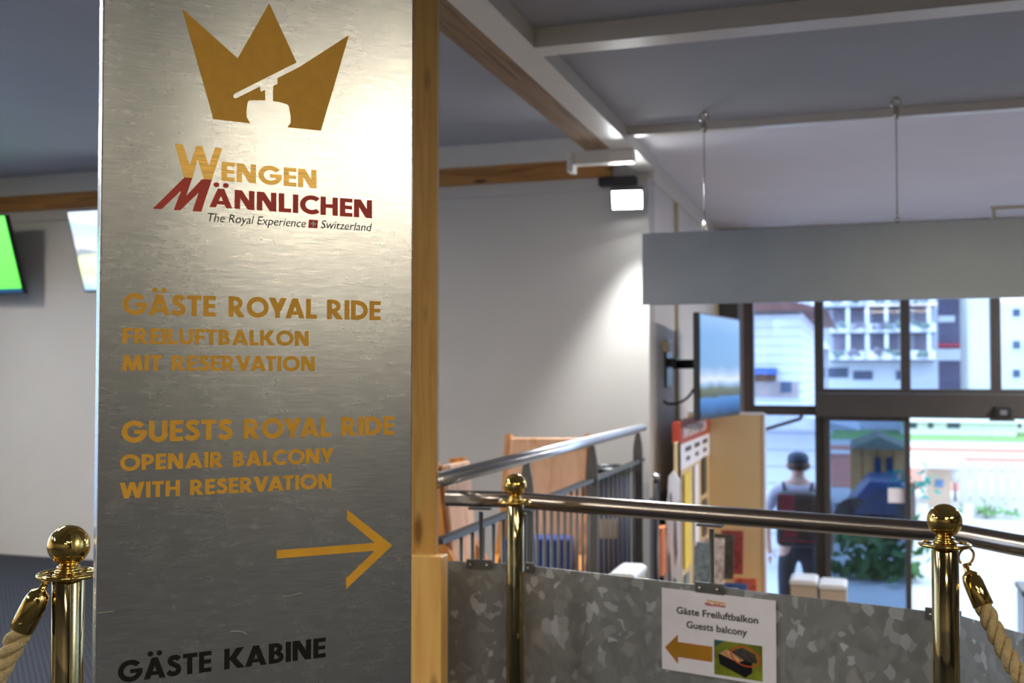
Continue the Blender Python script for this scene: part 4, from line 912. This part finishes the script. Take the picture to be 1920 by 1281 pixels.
for kx in (0, 2, 4, 6, 8): MB().box(c0.x+kx, c0.x+kx+.08, 21.07, 21.15, ZL, ZL+1.0).build('fence_post', pale, t)
for kx, lab in ((1724, 'white leaning board just right of the sliding door edge'), (1811, 'white leaning board right of the brass stanchion ball')):
    a, b = at(kx-5, 982, 16), at(kx+4, 946, 16); tag(MB().beam((a.x, 16, ZL), (b.x+.02, 16.1, b.z), .13, .03).build('leaning_board', 'white_top'), lab, 'board')
def shrub(kx, ky, Y, r, label, colr, n=60):
    t = thing('shrub', label, 'shrub', (at(kx, ky, Y).x, Y, ZL)); c = at(kx, ky, Y); random.seed(kx); m = MB()
    for q in range(n):
        u, v, w = [random.gauss(0, .45) for _ in range(3)]; p = (c.x+u*r, Y+v*r*.5, max(ZL+.1, c.z+w*r*.6)); s_ = r*random.uniform(.12, .22)
        d1 = Vector((random.uniform(-1, 1), random.uniform(-1, 1), random.uniform(-.3, 1))).normalized(); d2 = d1.orthogonal().normalized(); P = Vector(p)
        m.add([tuple(P-d1*s_), tuple(P+d2*s_*.5), tuple(P+d1*s_), tuple(P-d2*s_*.5)], [(0, 1, 2, 3)])
    m.build('foliage', plain('shrub_leaves', colr, .8, 0, .3, 8), t); MB().tube([(c.x, Y, ZL), (c.x, Y, c.z)], .03, 6).build('stem', 'brown_frame', t)
shrub(1712, 905, 16.2, .36, 'blue green shrub at the edge of the sliding door leaf', srgb(50, 140, 130))
shrub(1640, 1055, 14.0, .75, 'dark green bush seen through the tinted sliding door', srgb(60, 100, 50), 160)
shrub(1850, 968, 20.5, .5, 'low green plant at the foot of the pale fence', srgb(120, 160, 110), 70)
t = thing('van', 'dark blue van added for the dark blue tone in the tinted sliding door', 'van', (2.2, 17, ZL))  # made-up van, its blue matching the dark tone in the door glass
a, b = at(1560, 1010, 17), at(1703, 905, 17); zv = b.z
MB().prism([(a.x, ZL+.35), (b.x, ZL+.35), (b.x, zv-.15), (b.x-.12, zv), (a.x+.55, zv), (a.x+.12, zv-.55), (a.x, zv-.6)], 17, 18.6).build('body', plain('van_blue', srgb(66, 92, 140), .3, .2, .05, 3), t, .05)
MB().prism([(a.x+.3, zv-.5), (b.x-.15, zv-.5), (b.x-.2, zv-.12), (a.x+.62, zv-.12)], 16.97, 17.01).build('window', glassd, t)
for x in (a.x+.35, b.x-.3): MB().lathe([(.33, 0), (.33, .2)], (x, 16.98, ZL+.33), 28, (0, 1, 0)).build('wheel', 'black', t)
t, a, b = house('reflection_shelter', 'tan shelter added in place of the reflection in the tinted door', 1594, 1703, 838, 19.5, stripes('tan_reflection_boards', srgb(240, 178, 112), srgb(206, 142, 84), 0, 4, .7, .8), 1.5, plain('shelter_roof', srgb(120, 126, 112), .8), .0); t['category'] = 'shelter'  # made-up shelter, its tan standing in for the reflection in the door glass
for kx in (1646, 1668): quad_px(kx-6, kx+6, 858, 890, 19.46, .03, glassd, 'window', t)
